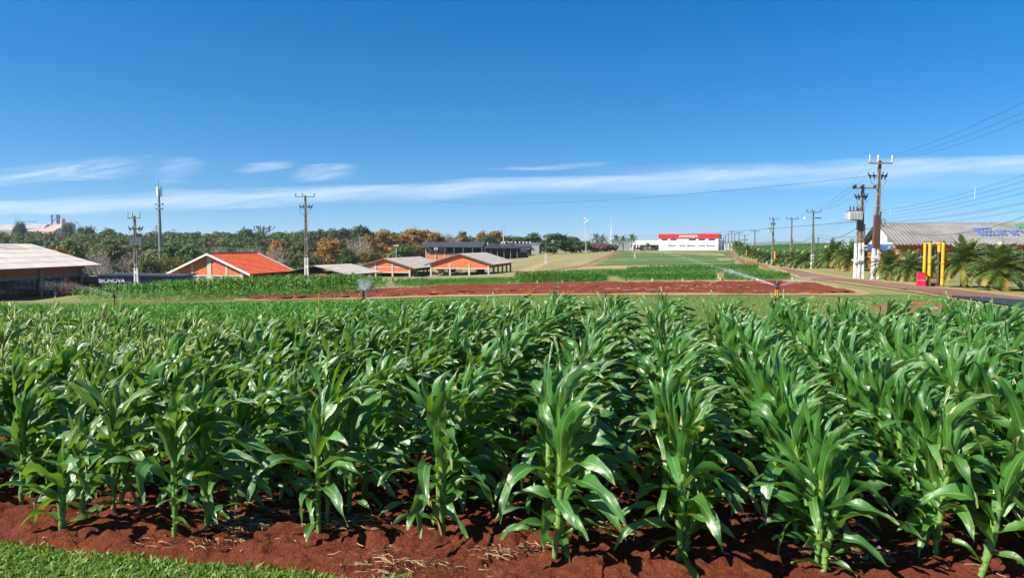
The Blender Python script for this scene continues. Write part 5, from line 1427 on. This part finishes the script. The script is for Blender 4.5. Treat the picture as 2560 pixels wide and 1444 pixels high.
pa_, qa, ha_ = pole(342, 540, 722, 78, 'pole carrying a dark grey transformer near the tall mast', fat=1.0, arm=1.35, ins='tall', white=2.3, second=(1.35, 1.5), trafo=(2.75, .95, .32, 'trafodark'), det=1)
pole(1364, 607, 654, 190, 'short pole with white foot on the dry grass slope', arm=0, white=2.1, det=1, fat=.9)
pole(1587, 599, 647, 205, 'thin pole with white foot in the green field', arm=0, white=1.7, det=1, fat=.55)
p_, q_, h_ = pole(1093, 612, 660, 222, 'pole with a pale tank-like transformer before the slate-roofed hall', arm=0, white=1.0, det=1, fat=.8, trafo=(1.2, .95, -.3, 'trafo'))

# masts
q = P(402, 655, 170); mm = thing('telecom_mast', 'tall tapered telecom mast with white panel antennas', 'mast', (q.x, q.y, q.z - 3))
hm = P(402, 462, 170).z - q.z + 3
MB().tube([(0, 0, 0), (0, 0, hm * .5), (0, 0, hm - 1)], [.5, .36, .22], 12).build('shaft', M['trafodark'], mm)
MB().tube([(0, 0, hm - 1), (0, 0, hm + 1.6)], [.05, .03], 5).build('lightning_rod', M['dark'], mm)
for k in range(3):
    a = k * 2.1 + .6; MB().box((.5 * math.cos(a), .5 * math.sin(a), hm - 1.6), (.34, .2, 2.3), a).build('panel_antenna', M['white'], mm)
for zf, r_ in ((4.6, .75), (5.7, .65)):
    for k in range(4):
        a = k * 1.57 + .4; rr = MB().tube([(0, 0, hm - zf), (r_ * math.cos(a), r_ * math.sin(a), hm - zf + .1)], .04, 4).build('bracket', M['dark'], mm)
        MB().lathe([(.1, -.22), (.24, -.1), (.24, .1), (.08, .2)], 8, (r_ * math.cos(a), r_ * math.sin(a), hm - zf + .1)).build('radio_unit', M['metalgrey'], rr)
q = P(1465, 635, 255); lt = thing('lattice_mast', 'white lattice mast with small dishes at its top', 'mast', (q.x, q.y, q.z - 1))
hl = P(1465, 545, 255).z - q.z + 1
mb = MB(); r_ = .34
for k in range(3):
    a = k * 2.094; mb.tube([(r_ * math.cos(a), r_ * math.sin(a), 0), (r_ * math.cos(a), r_ * math.sin(a), hl)], .045, 4)
for i in range(int(hl / .9)):
    for k in range(3):
        a, b_ = k * 2.094, (k + 1) * 2.094; z = i * .9
        mb.tube([(r_ * math.cos(a), r_ * math.sin(a), z), (r_ * math.cos(b_), r_ * math.sin(b_), z + .9)], .025, 3)
mb.build('lattice', M['beam'], lt)
for dx, dz in ((-.5, -.2), (.45, -.9), (-.3, -1.6)):
    d_ = MB().lathe([(.05, -.05), (.4, -.12), (.45, .1), (.1, .16)], 10).build('dish', M['white'], lt); d_.location = (dx, -.4, hl + dz); d_.rotation_euler = (PI / 2, 0, 0)
q = P(1528, 612, 420); tm_ = thing('thin_white_mast', 'thin white needle mast beyond the queen palms', 'mast', (q.x, q.y, q.z - 6))
hh_ = P(1528, 536, 420).z - q.z + 6
MB().tube([(0, 0, 0), (0, 0, hh_ * .72)], [.32, .26], 8).build('lower_shaft', M['white'], tm_); MB().tube([(0, 0, hh_ * .72), (0, 0, hh_)], [.12, .07], 6).build('rod', M['white'], tm_)
q = P(991, 648, 180); la = thing('yard_lamp', 'twin-headed pale yard lamp behind the first shed roof', 'lamp post', (q.x, q.y, q.z - 3))
hh_ = P(991, 614, 180).z - q.z + 3
MB().tube([(0, 0, 0), (0, 0, hh_)], [.11, .08], 6).build('post', M['beam'], la); MB().box((0, 0, hh_), (.5, .1, .1)).build('arm', M['beam'], la)
for s in (-1, 1): MB().box((s * .36, -.1, hh_ + .05), (.42, .3, .3)).build('lamp_head', M['white'], la)
q = P(1259, 609, 262); la = thing('lamp_mast', 'pale concrete lamp mast with two lamp heads rising over the slate roof', 'lamp post', (q.x, q.y, q.z - 8))
hh_ = P(1259, 570, 262).z - q.z + 8
MB().tube([(0, 0, 0), (0, 0, hh_)], [.3, .2], 6).build('post', M['beam'], la)
for s in (-1, 1): MB().tube([(0, 0, hh_ - .2), (s * .5, 0, hh_ + .4)], .06, 4).build('arm', M['beam'], la); MB().box((s * .6, -.1, hh_ + .5), (.4, .3, .25)).build('lamp_head', M['metalgrey'], la)

def wire(a, b, sag, label, group, r=.012, name='power_line'):
    r *= .68
    a, b = Vector(a), Vector(b); n = 18
    mid = [a.lerp(b, i / n) - Vector((0, 0, 4 * sag * (i / n) * (1 - i / n))) - a for i in range(n + 1)]
    o = MB().tube(mid, r, 4).build(name, M['wire'], None); o.location = a
    return tag(o, label, 'power line', group)
gw_ = 'overhead wires'
top_t = [P(2169, 403, 61), P(2188, 403, 61), P(2226, 399, 61)]
for a, (u, v), nm in zip(top_t, [(2700, 184), (2700, 214), (2700, 236)], ('uppermost of the three wires climbing from the tallest pole', 'middle wire of the three climbing from the tallest pole', 'lowest of the three wires climbing from the tallest pole')):
    wire(a, P(u, v, 30), .5, nm, gw_, .011)
for dv, vr, nm in ((0, 378, 'highest'), (7, 396, 'second'), (14, 414, 'third'), (21, 431, 'fourth'), (26, 462, 'fifth'), (29, 466, 'sixth')):
    wire(P(2198, 527 + dv, 61), P(2700, vr + 12, 33), .35, nm + ' wire of the lower bundle running up over the grey roof', gw_, .011)
wire(P(2198, 556, 61), P(2700, 494, 34), .5, 'slack wire below the lower bundle over the grey roof', gw_, .011)
wire(P(2204, 562, 61), P(2720, 470, 36), 1.5, 'thick drooping cable looping low over the grey roof', gw_, .02)
wire(P(2166, 441, 60.6), P(1085, 503, 150), 1.2, 'long wire crossing the sky toward the wood from the tallest pole', gw_, .02)
for k, (x0, x1) in enumerate(((2127, 2014), (2143, 2032), (2174, 2046))):
    wire(P(x0, 465, 62), P(x1, 525, 117), .5, ('left', 'middle', 'right')[k] + ' top wire from the transformer pole to the lamp pole', gw_, .016)
for k, (x0, x1) in enumerate(((2166, 2127), (2188, 2143), (2226, 2174))):
    wire(P(x0, 408, 61), P(x1, 465, 62), .05, ('left', 'middle', 'right')[k] + ' steep wire joining the tallest pole to the transformer pole', gw_, .01)
wire(P(2146, 568, 62), P(2034, 585, 117), .95, 'heavy slack cable from the transformer pole to the lamp pole', gw_, .035)
wire(P(2150, 592, 62), P(2034, 583, 117), .25, 'lower tight cable from the transformer pole to the lamp pole', gw_, .025)
wire(P(2186, 566, 61), P(2152, 572, 62), .1, 'short thick cable between the two nearest poles', gw_, .03)
for k in range(4):
    wire(P(2156, 533 + 6 * k, 62), P(2036, 566 + 5 * k, 117), .3, ('first', 'second', 'third', 'fourth')[k] + ' of the fine wires between transformer pole and lamp pole', gw_, .013)
for (ua, va, Da, ub, vb_, Db, sg, nm) in [(2027, 588, 117, 1980, 596, 146, 1.0, 'sagging cable between the lamp pole and the next'), (2027, 596, 117, 1980, 601, 146, .5, 'lower sagging cable between the lamp pole and the next'),
                                      (1975, 601, 146, 1934, 594, 150, 1.3, 'deep sagging cable before the yellow post'), (1929, 598, 150, 1888, 608, 190, 1.3, 'cable sagging toward the slender pole'),
                                      (1929, 592, 150, 1888, 604, 190, .6, 'upper cable reaching the slender pole')]:
    wire(P(ua, va, Da), P(ub, vb_, Db), sg, nm, gw_, .03)
wire(P(2150, 553, 62), P(1560, 590, 330), .6, 'long straight wire passing over the white building', gw_, .03)
for k in range(3):
    wire(P(2014 + 16 * k, 529, 117), P(1969 + 8 * k, 547, 146), .4, ('left', 'middle', 'right')[k] + ' top wire from the lamp pole to the next pole', gw_, .016)
wire(P(767, 592, 96), P(560, 616, 130), 1.2, 'thin cable from the bare pole across the woodland', gw_, .02)
wire(P(1063, 622, 220), P(770, 636, 100), 1.5, 'thin cable before the orange trees', gw_, .02)
for (u, v, L_px, D, lab) in [(2438, 470, 27, 46, 'white spacer rod clipped on the lower wires high at the frame side'), (2227, 524, 17, 59, 'white spacer rod clipped on the wires just beside the tallest pole')]:
    a = P(u, v, D); b_ = P(u - 2, v + L_px, D)
    o = MB().tube([Vector((0, 0, 0)), (b_ - a)], .014, 5).add([], []).build('wire_spacer', M['white'], None); o.location = a; tag(o, lab, 'wire spacer', 'wire spacers')

# ------------------------------------------------------------------ smaller things
def at(u, v): return G(u, v)
# yellow pipes and red cabinet
for (u, vt, vb, D, lab, r_) in [(2310, 605, 700, 41, 'yellow pipe standing just behind the red cabinet', .085), (2322, 605, 717, 40, 'yellow pipe nearest the red cabinet, full height', .09),
                                (2345, 605, 716, 40.5, 'pipe with yellow top and brown bare steel below', .085), (2355, 605, 716, 40, 'yellow pipe farthest from the cabinet with worn patches', .088)]:
    q = P(u, vb, D); h_ = P(u, vt, D).z - q.z
    o = thing('pipe', lab, 'pipe', q, 0, 'four upright pipes')
    if 'brown' in lab:
        MB().lathe([(r_, -.3), (r_, h_ - .55)], 14).build('bare_steel', M['rust'], o, False); MB().lathe([(r_ * 1.15, h_ - .55), (r_ * 1.15, h_)], 14).build('yellow_top', M['yellow'], o, False)
    else:
        MB().lathe([(r_, -.3), (r_, h_)], 14).build('tube', M['yellow'], o, False)
        if u == 2322 or u == 2355:
            for z in (.5, 1.25): MB().lathe([(r_ * 1.06, z), (r_ * 1.06, z + .035)], 14).build('joint_band', M['rust'], o)
    MB().lathe([(r_ * 1.2, h_), (r_ * 1.2, h_ + .05)], 14).build('cap', M['rust'], o)
    MB().lathe([(r_ * 2, -.3), (r_ * 2, .03), (r_ * 1.2, .08)], 12).build('foot_flange', M['rust'], o)
q = P(2311, 607, 41); q1_ = P(2355, 606, 40.2)
o = MB().tube([Vector((0, 0, 0)), q1_ - q], .018, 5).build('tie_rod', M['beam'], None); o.location = q; tag(o, 'thin rod tying the tops of the yellow pipes together', 'rod')
q = P(2302, 717, 40); rc = thing('cabinet', 'red metal cabinet standing at the foot of the yellow pipes', 'cabinet', (q.x, q.y, q.z), rad(-12))
MB().bx(-.2, .2, -.16, .16, -.05, .78).build('body', M['pinkred'], rc)
for z0, z1 in ((.0, .36), (.39, .76)): MB().bx(-.185, .185, -.175, -.162, z0, z1).build('door', M['pinkred'], rc)
MB().bx(-.2, .2, -.18, -.165, .365, .385).build('door_gap_strip', M['white'], rc); MB().bx(-.215, .215, -.175, .175, .78, .81).build('lid', M['pinkred'], rc)
MB().box((.1, -.185, .55), (.05, .02, .03)).build('latch', M['metalgrey'], rc)
q = P(2331, 717, 40.2); o = thing('low_box', 'low rusty box between the yellow pipes', 'box', q, rad(-8)); MB().bx(-.1, .26, -.12, .12, -.1, .2).build('body', M['rust'], o); MB().bx(-.12, .28, -.14, .14, .2, .225).build('lid', M['rust'], o)
# gate and posts by the palms
q = P(1878, 659, 158); o = thing('barrier_gate', 'low yellow pipe gate across the track beside the palms', 'gate', q)
fr = MB()
for x in (-1.15, 1.1): fr.tube([(x, 0, -.3), (x, 0, 1.0)], .07, 6)
fr.tube([(-1.15, 0, 1.0), (1.1, 0, 1.0)], .06, 6); fr.build('frame', M['yellow'], o); MB().tube([(-1.1, 0, .75), (1.05, 0, .98)], .045, 5).build('brace', M['yellow'], o); MB().tube([(-1.1, 0, .45), (1.05, 0, .5)], .03, 5).build('bar', M['yellow'], o)
for u, vt, vb, D, lab in ((1937, 628, 662, 149, 'thick yellow post beside the smaller transformer pole'), (1866, 626, 650, 178, 'yellow post half hidden in the palms behind the gate')):
    q = P(u, vb, D); h_ = P(u, vt, D).z - q.z; o = thing('yellow_post', lab, 'post', q, 0, 'yellow posts'); MB().lathe([(.14, -.3), (.14, h_)], 10).build('tube', M['yellow'], o); MB().lathe([(.19, h_), (.19, h_ + .1)], 10).build('cap', M['rust'], o); MB().box((.2, 0, .15), (.3, .2, .3)).build('foot_block', M['yellow'], o)
# stakes
for (u, vb, hp, mat_, lab) in [(1127, 712, 10, 0, 'pale stake at the edge of the low corn strip before the sheds'), (1154, 712, 6, 0, 'shortest pale stake before the sheds'), (1200, 710, 9, 1, 'weathered brown stake before the sheds'), (1274, 709, 10, 0, 'pale stake where the low corn strip ends'),
                              (1343, 709, 9, 0, 'white stake at the corner of the taller corn plot'), (1406, 711, 11, 0, 'white stake standing clear in front of the corn'), (1485, 709, 6, 1, 'brown stake low at the red soil edge'), (1565, 703, 8, 1, 'brown stake between two corn plots'),
                              (1630, 704, 8, 0, 'thick white stake at the gap in the corn'), (1633.5, 700, 7, 0, 'thin white stake just behind the thick one'), (1707, 704, 9, 0, 'white stake before the middle corn plot'), (1797, 696, 9, 0, 'white stake in the red gap, set back'),
                              (1801, 702, 9, 0, 'white stake in the red gap between two brown ones'), (1806, 705, 9, 1, 'brown stake at the near side of the red gap'), (1893, 704, 9, 0, 'white stake below the sprinkler jet'), (1981, 702, 10, 0, 'white stake at the last corner of the corn by the track'), (1908, 681, 8, 0, 'white stake on the far corn edge near the gate')]:
    q = G(u, vb); s = q.y / F
    o = MB().taper(-.1, hp * s, 2.2 * s, 2.2 * s, 2.0 * s, 2.0 * s).build('marker_stake', M['wood' if mat_ == 0 else 'rust'], None); o.location = q; o.rotation_euler = (R.uniform(-.05, .05), R.uniform(-.06, .06), R.uniform(0, 1)); tag(o, lab, 'stake', 'marker stakes')
for (u, vt, vb, D, lab) in [(137, 742, 757, 30, 'short yellow stake at the end of the corn block near the brick store'), (798, 736, 790, 12, 'thin yellow rod standing in the low green crop'), (1922, 707, 716, 36, 'tiny yellow stake in the plowed red soil')]:
    q = P(u, vb, D); z = g1(q.x, q.y); h_ = P(u, vt, D).z - z; o = MB().tube([(0, 0, 0), (0, 0, h_)], max(.006, .8 * D / F), 6).build('marker_rod', M['yellow'], None); o.location = (q.x, q.y, z); tag(o, lab, 'rod', 'yellow marker rods')

# sprinklers with their jets
def droplets(paths, n, spread, size):
    vs, qs = [], []
    for pts_, wgt in paths:
        pts_ = np.array([tuple(p) for p in pts_]); m = int(n * wgt)
        f = rng.random(m) ** .9 * (len(pts_) - 1); i = np.minimum(f.astype(int), len(pts_) - 2); g = (f - i)[:, None]
        c = pts_[i] * (1 - g) + pts_[i + 1] * g
        sp_ = (.12 + .88 * (f / (len(pts_) - 1)))[:, None] * spread
        c = c + rng.normal(size=(m, 3)) * sp_ * np.array([1, 1, .8]) - np.array([0, 0, 1]) * (rng.random(m) ** 3)[:, None] * sp_ * 3.0
        t = pts_[np.minimum(i + 1, len(pts_) - 1)] - pts_[i]; t /= np.linalg.norm(t, axis=1)[:, None]
        s = (size * (.5 + rng.random(m)))[:, None]
        a = np.cross(t, rng.normal(size=(m, 3))); a /= np.linalg.norm(a, axis=1)[:, None]; b_ = np.cross(t, a)
        o = len(vs) and sum(len(v_) for v_ in vs)
        v = np.stack([c - t * s * 3, c + a * s, c + b_ * s, c - a * s, c - b_ * s, c + t * s * 3], 1).reshape(-1, 3)
        k = np.arange(m)[:, None] * 6 + o
        for tri in ((0, 2, 1), (0, 3, 2), (0, 4, 3), (0, 1, 4), (5, 1, 2), (5, 2, 3), (5, 3, 4), (5, 4, 1)): qs.append(k + np.array(tri))
        vs.append(v)
    return np.concatenate(vs), np.concatenate(qs)
m_, nt, out = newmat('water_spray')
b_ = nd(nt, 'ShaderNodeBsdfPrincipled'); b_.inputs['Base Color'].default_value = (.85, .92, 1, 1); b_.inputs['Roughness'].default_value = .25; b_.inputs['Alpha'].default_value = .3
nt.links.new(b_.outputs[0], out.inputs[0]); M['water'] = m_
def sprinkler(u, vt, D, kind, label, tripod=True):
    q = P(u, vt, D); z = g1(q.x, q.y); h_ = q.z - z
    o = thing('sprinkler', label, 'sprinkler', (q.x, q.y, z), 0, 'field sprinklers')
    MB().tube([(0, 0, 0), (0, 0, h_ - .05)], .012, 7).build('riser', M['dark'] if not tripod else M['rust'], o)
    if tripod:
        for k in range(3):
            a = k * 2.094 + .5; MB().tube([(.018 * math.cos(a), .018 * math.sin(a), h_ - .06), (.035 * math.cos(a), .035 * math.sin(a), h_ * .62), (.16 * math.cos(a), .16 * math.sin(a), 0)], .008, 5).build('leg', M['yellow'], o)
    hd = MB().lathe([(.02, -.06), (.028, -.02), (.022, .02), (.03, .04), (.015, .07)], 10, (0, 0, h_)).build('head', M['dark'], o)
    MB().tube([(-.05, 0, h_ + .02), (.07, 0, h_ + .05)], .012, 6).build('nozzle', M['dark'], hd); MB().tube([(.0, 0, h_ + .07), (-.07, 0, h_ + .06)], .008, 5).build('swing_arm', M['dark'], hd)
    return o, q
def jet(q, dx, dy, dz, L, g, n=10):
    d = Vector((dx, dy, dz)).normalized()
    return [q + d * L * i / n - Vector((0, 0, g * (L * i / n) ** 2)) for i in range(n + 1)]
o, q = sprinkler(1943, 714, 11.5, 0, 'tripod sprinkler with yellow legs throwing a long jet before the red soil')
v, t = droplets([(jet(q, -.50, .55, .21, 1.0, .01), .3), (jet(q, -.50, .55, .2, 4.4, .012), .4), (jet(q, .62, .3, .13, .9, .05), .3)], 5200, .03, .0014)
tag(link('water_spray', npmesh('water_spray', v, t, M['water'], smooth=False)), 'long thin jets of water from the tripod sprinkler', 'water spray', kind='stuff')
o, q = sprinkler(908, 733, 13.5, 0, 'dark riser sprinkler spraying over the corn in the middle of the field', tripod=False)
v, t = droplets([(jet(q, -.18, .2, .95, .32, .3), .2), (jet(q, .3, .2, .8, .36, .3), .2), (jet(q, .3, 1.2, .07, 6.0, .004), .35), (jet(q, .1, 1.2, .09, 5.0, .006), .25)], 7000, .05, .0015)
tag(link('water_spray', npmesh('water_spray', v, t, M['water'], smooth=False)), 'white plume of water over the dark riser sprinkler', 'water spray', kind='stuff')
o, q = sprinkler(285, 738, 18, 0, 'sprinkler on a brown riser before the corn block', tripod=True)
v, t = droplets([(jet(q, -.95, .35, .26, 2.6, .06), .75), (jet(q, .75, .6, .1, 1.3, .05), .25)], 3000, .07, .0018)
tag(link('water_spray', npmesh('water_spray', v, t, M['water'], smooth=False)), 'faint arc of water drifting past the dark brick store', 'water spray', kind='stuff')

# vehicles and implements
def car(name, label, x, y, z, rz, mat):
    o = thing(name, label, 'car', (x, y, z), rz)
    prof = [(-2.0, .3), (2.05, .3), (2.1, .62), (1.95, .82), (1.0, .95), (.45, 1.4), (-1.1, 1.45), (-1.85, 1.0), (-2.1, .9)]
    MB().prism(prof, -.82, .82).build('body', mat, o)
    MB().prism([(.88, .97), (.42, 1.35), (-1.05, 1.38), (-1.6, 1.0)], -.835, .835).build('side_window', M['glass'], o)
    for sx_ in (-1.25, 1.3):
        for sy in (-1, 1):
            wv = MB().lathe([(.2, -.1), (.32, -.09), (.33, 0), (.32, .09), (.2, .1)], 14).build('wheel', M['rubber'], o); wv.location = (sx_, sy * .76, .32); wv.rotation_euler = (PI / 2, 0, 0)
    for sy in (-.55, .55): MB().box((2.08, sy, .7), (.08, .3, .14)).build('headlight', M['white'], o)
    return o
q = P(1040, 690, 163); car('parked_car', 'dark parked car in the shade under the lower open shed', q.x - 3.0, q.y, g1(q.x, q.y) + .1, rad(10), M['carpaint'])
q = P(1600, 624, 333); car('parked_car', 'dark car under the carport of the white annex', q.x, q.y, g1(q.x, q.y) + .1, COY + .3, M['carpaint'])
q = P(1200, 686, 166); car('parked_car', 'black car at the shaded end of the shed with yellow machinery', q.x, q.y, g1(q.x, q.y) + .1, rad(100), M['carpaint'])
def implement(u, v, D, label, s):
    q = P(u, v, D); o = thing('farm_implement', label, 'farm machine', q, rad(-15))
    fr = MB()
    fr.box((0, 0, .8 * s), (3.0 * s, .14, .14)); fr.box((0, .8, .8 * s), (3.0 * s, .14, .14))
    for x in (-1.4, 0, 1.4): fr.box((x * s, .4, .8 * s), (.12, .9, .12)); fr.tube([(x * s, 0, .8 * s), (x * s * .8, -.3, .1)], .06, 5)
    fr.build('frame', M['yellow'], o)
    MB().prism([(-1.1 * s, .9 * s), (.3 * s, .9 * s), (.6 * s, 1.7 * s), (-1.3 * s, 1.7 * s)], .1, .8).build('hopper', M['yellow'], o)
    MB().tube([(.6 * s, .4, .9 * s), (1.3 * s, .3, 1.5 * s), (1.9 * s, .2, .7 * s)], .09, 6).build('drawbar', M['yellow'], o)
    for x in (-1.2, 1.1):
        wv = MB().lathe([(.2, -.12), (.45 * s, -.1), (.45 * s, .1), (.2, .12)], 14).build('wheel', M['rubber'], o); wv.location = (x * s, -.3, .42 * s); wv.rotation_euler = (PI / 2, 0, 0)
implement(1102, 690, 158, 'yellow seed machine with a hopper in the open shed', 1.05)
implement(1132, 689, 160, 'low yellow implement frame beside the seed machine', .9)
for (u, v, D, wpx, hpx, lab, mt) in [(923, 697, 157, 4.5, 8, 'pale crate under the lower shed by its first posts', 'beam'), (952, 697, 160, 14, 9, 'grey bin standing under the lower shed', 'metalgrey'), (976, 697, 158, 6, 5, 'small pale crate at the lower shed front', 'fibre'), (1033, 697, 150, 6, 5, 'pale crate beside the corner post of the lower shed', 'beam'), (1089, 694, 151, 4, 4, 'little pale crate before the shed with yellow machinery', 'fibre')]:
    q = P(u, v, D); s = D / F; o = thing('crate', lab, 'crate', q, rad(-10), 'crates by the sheds')
    w_, h_ = wpx * s, hpx * s
    MB().bx(-w_ / 2, w_ / 2, 0, w_ * .8, -.2, h_).build('box', M[mt], o); MB().bx(-w_ / 2 - .04, w_ / 2 + .04, -.04, w_ * .8 + .04, h_, h_ + .08).build('lid', M[mt], o)
q = P(330, 757, 30)

# ------------------------------------------------------------------ air between here and the far hills
m_, nt, out = newmat('haze')
vol = nd(nt, 'ShaderNodeVolumePrincipled'); vol.inputs['Color'].default_value = (.78, .88, 1, 1); vol.inputs['Density'].default_value = HAZE = 1.3e-4; vol.inputs['Anisotropy'].default_value = .2
nt.links.new(vol.outputs[0], out.inputs['Volume'])
hz = MB().bx(-9800, 9800, -1200, 9900, -18, 80).build('haze', m_); tag(hz, 'thin blue haze over the distance', 'haze', kind='stuff')
m_.volume_intersection_method if False else None
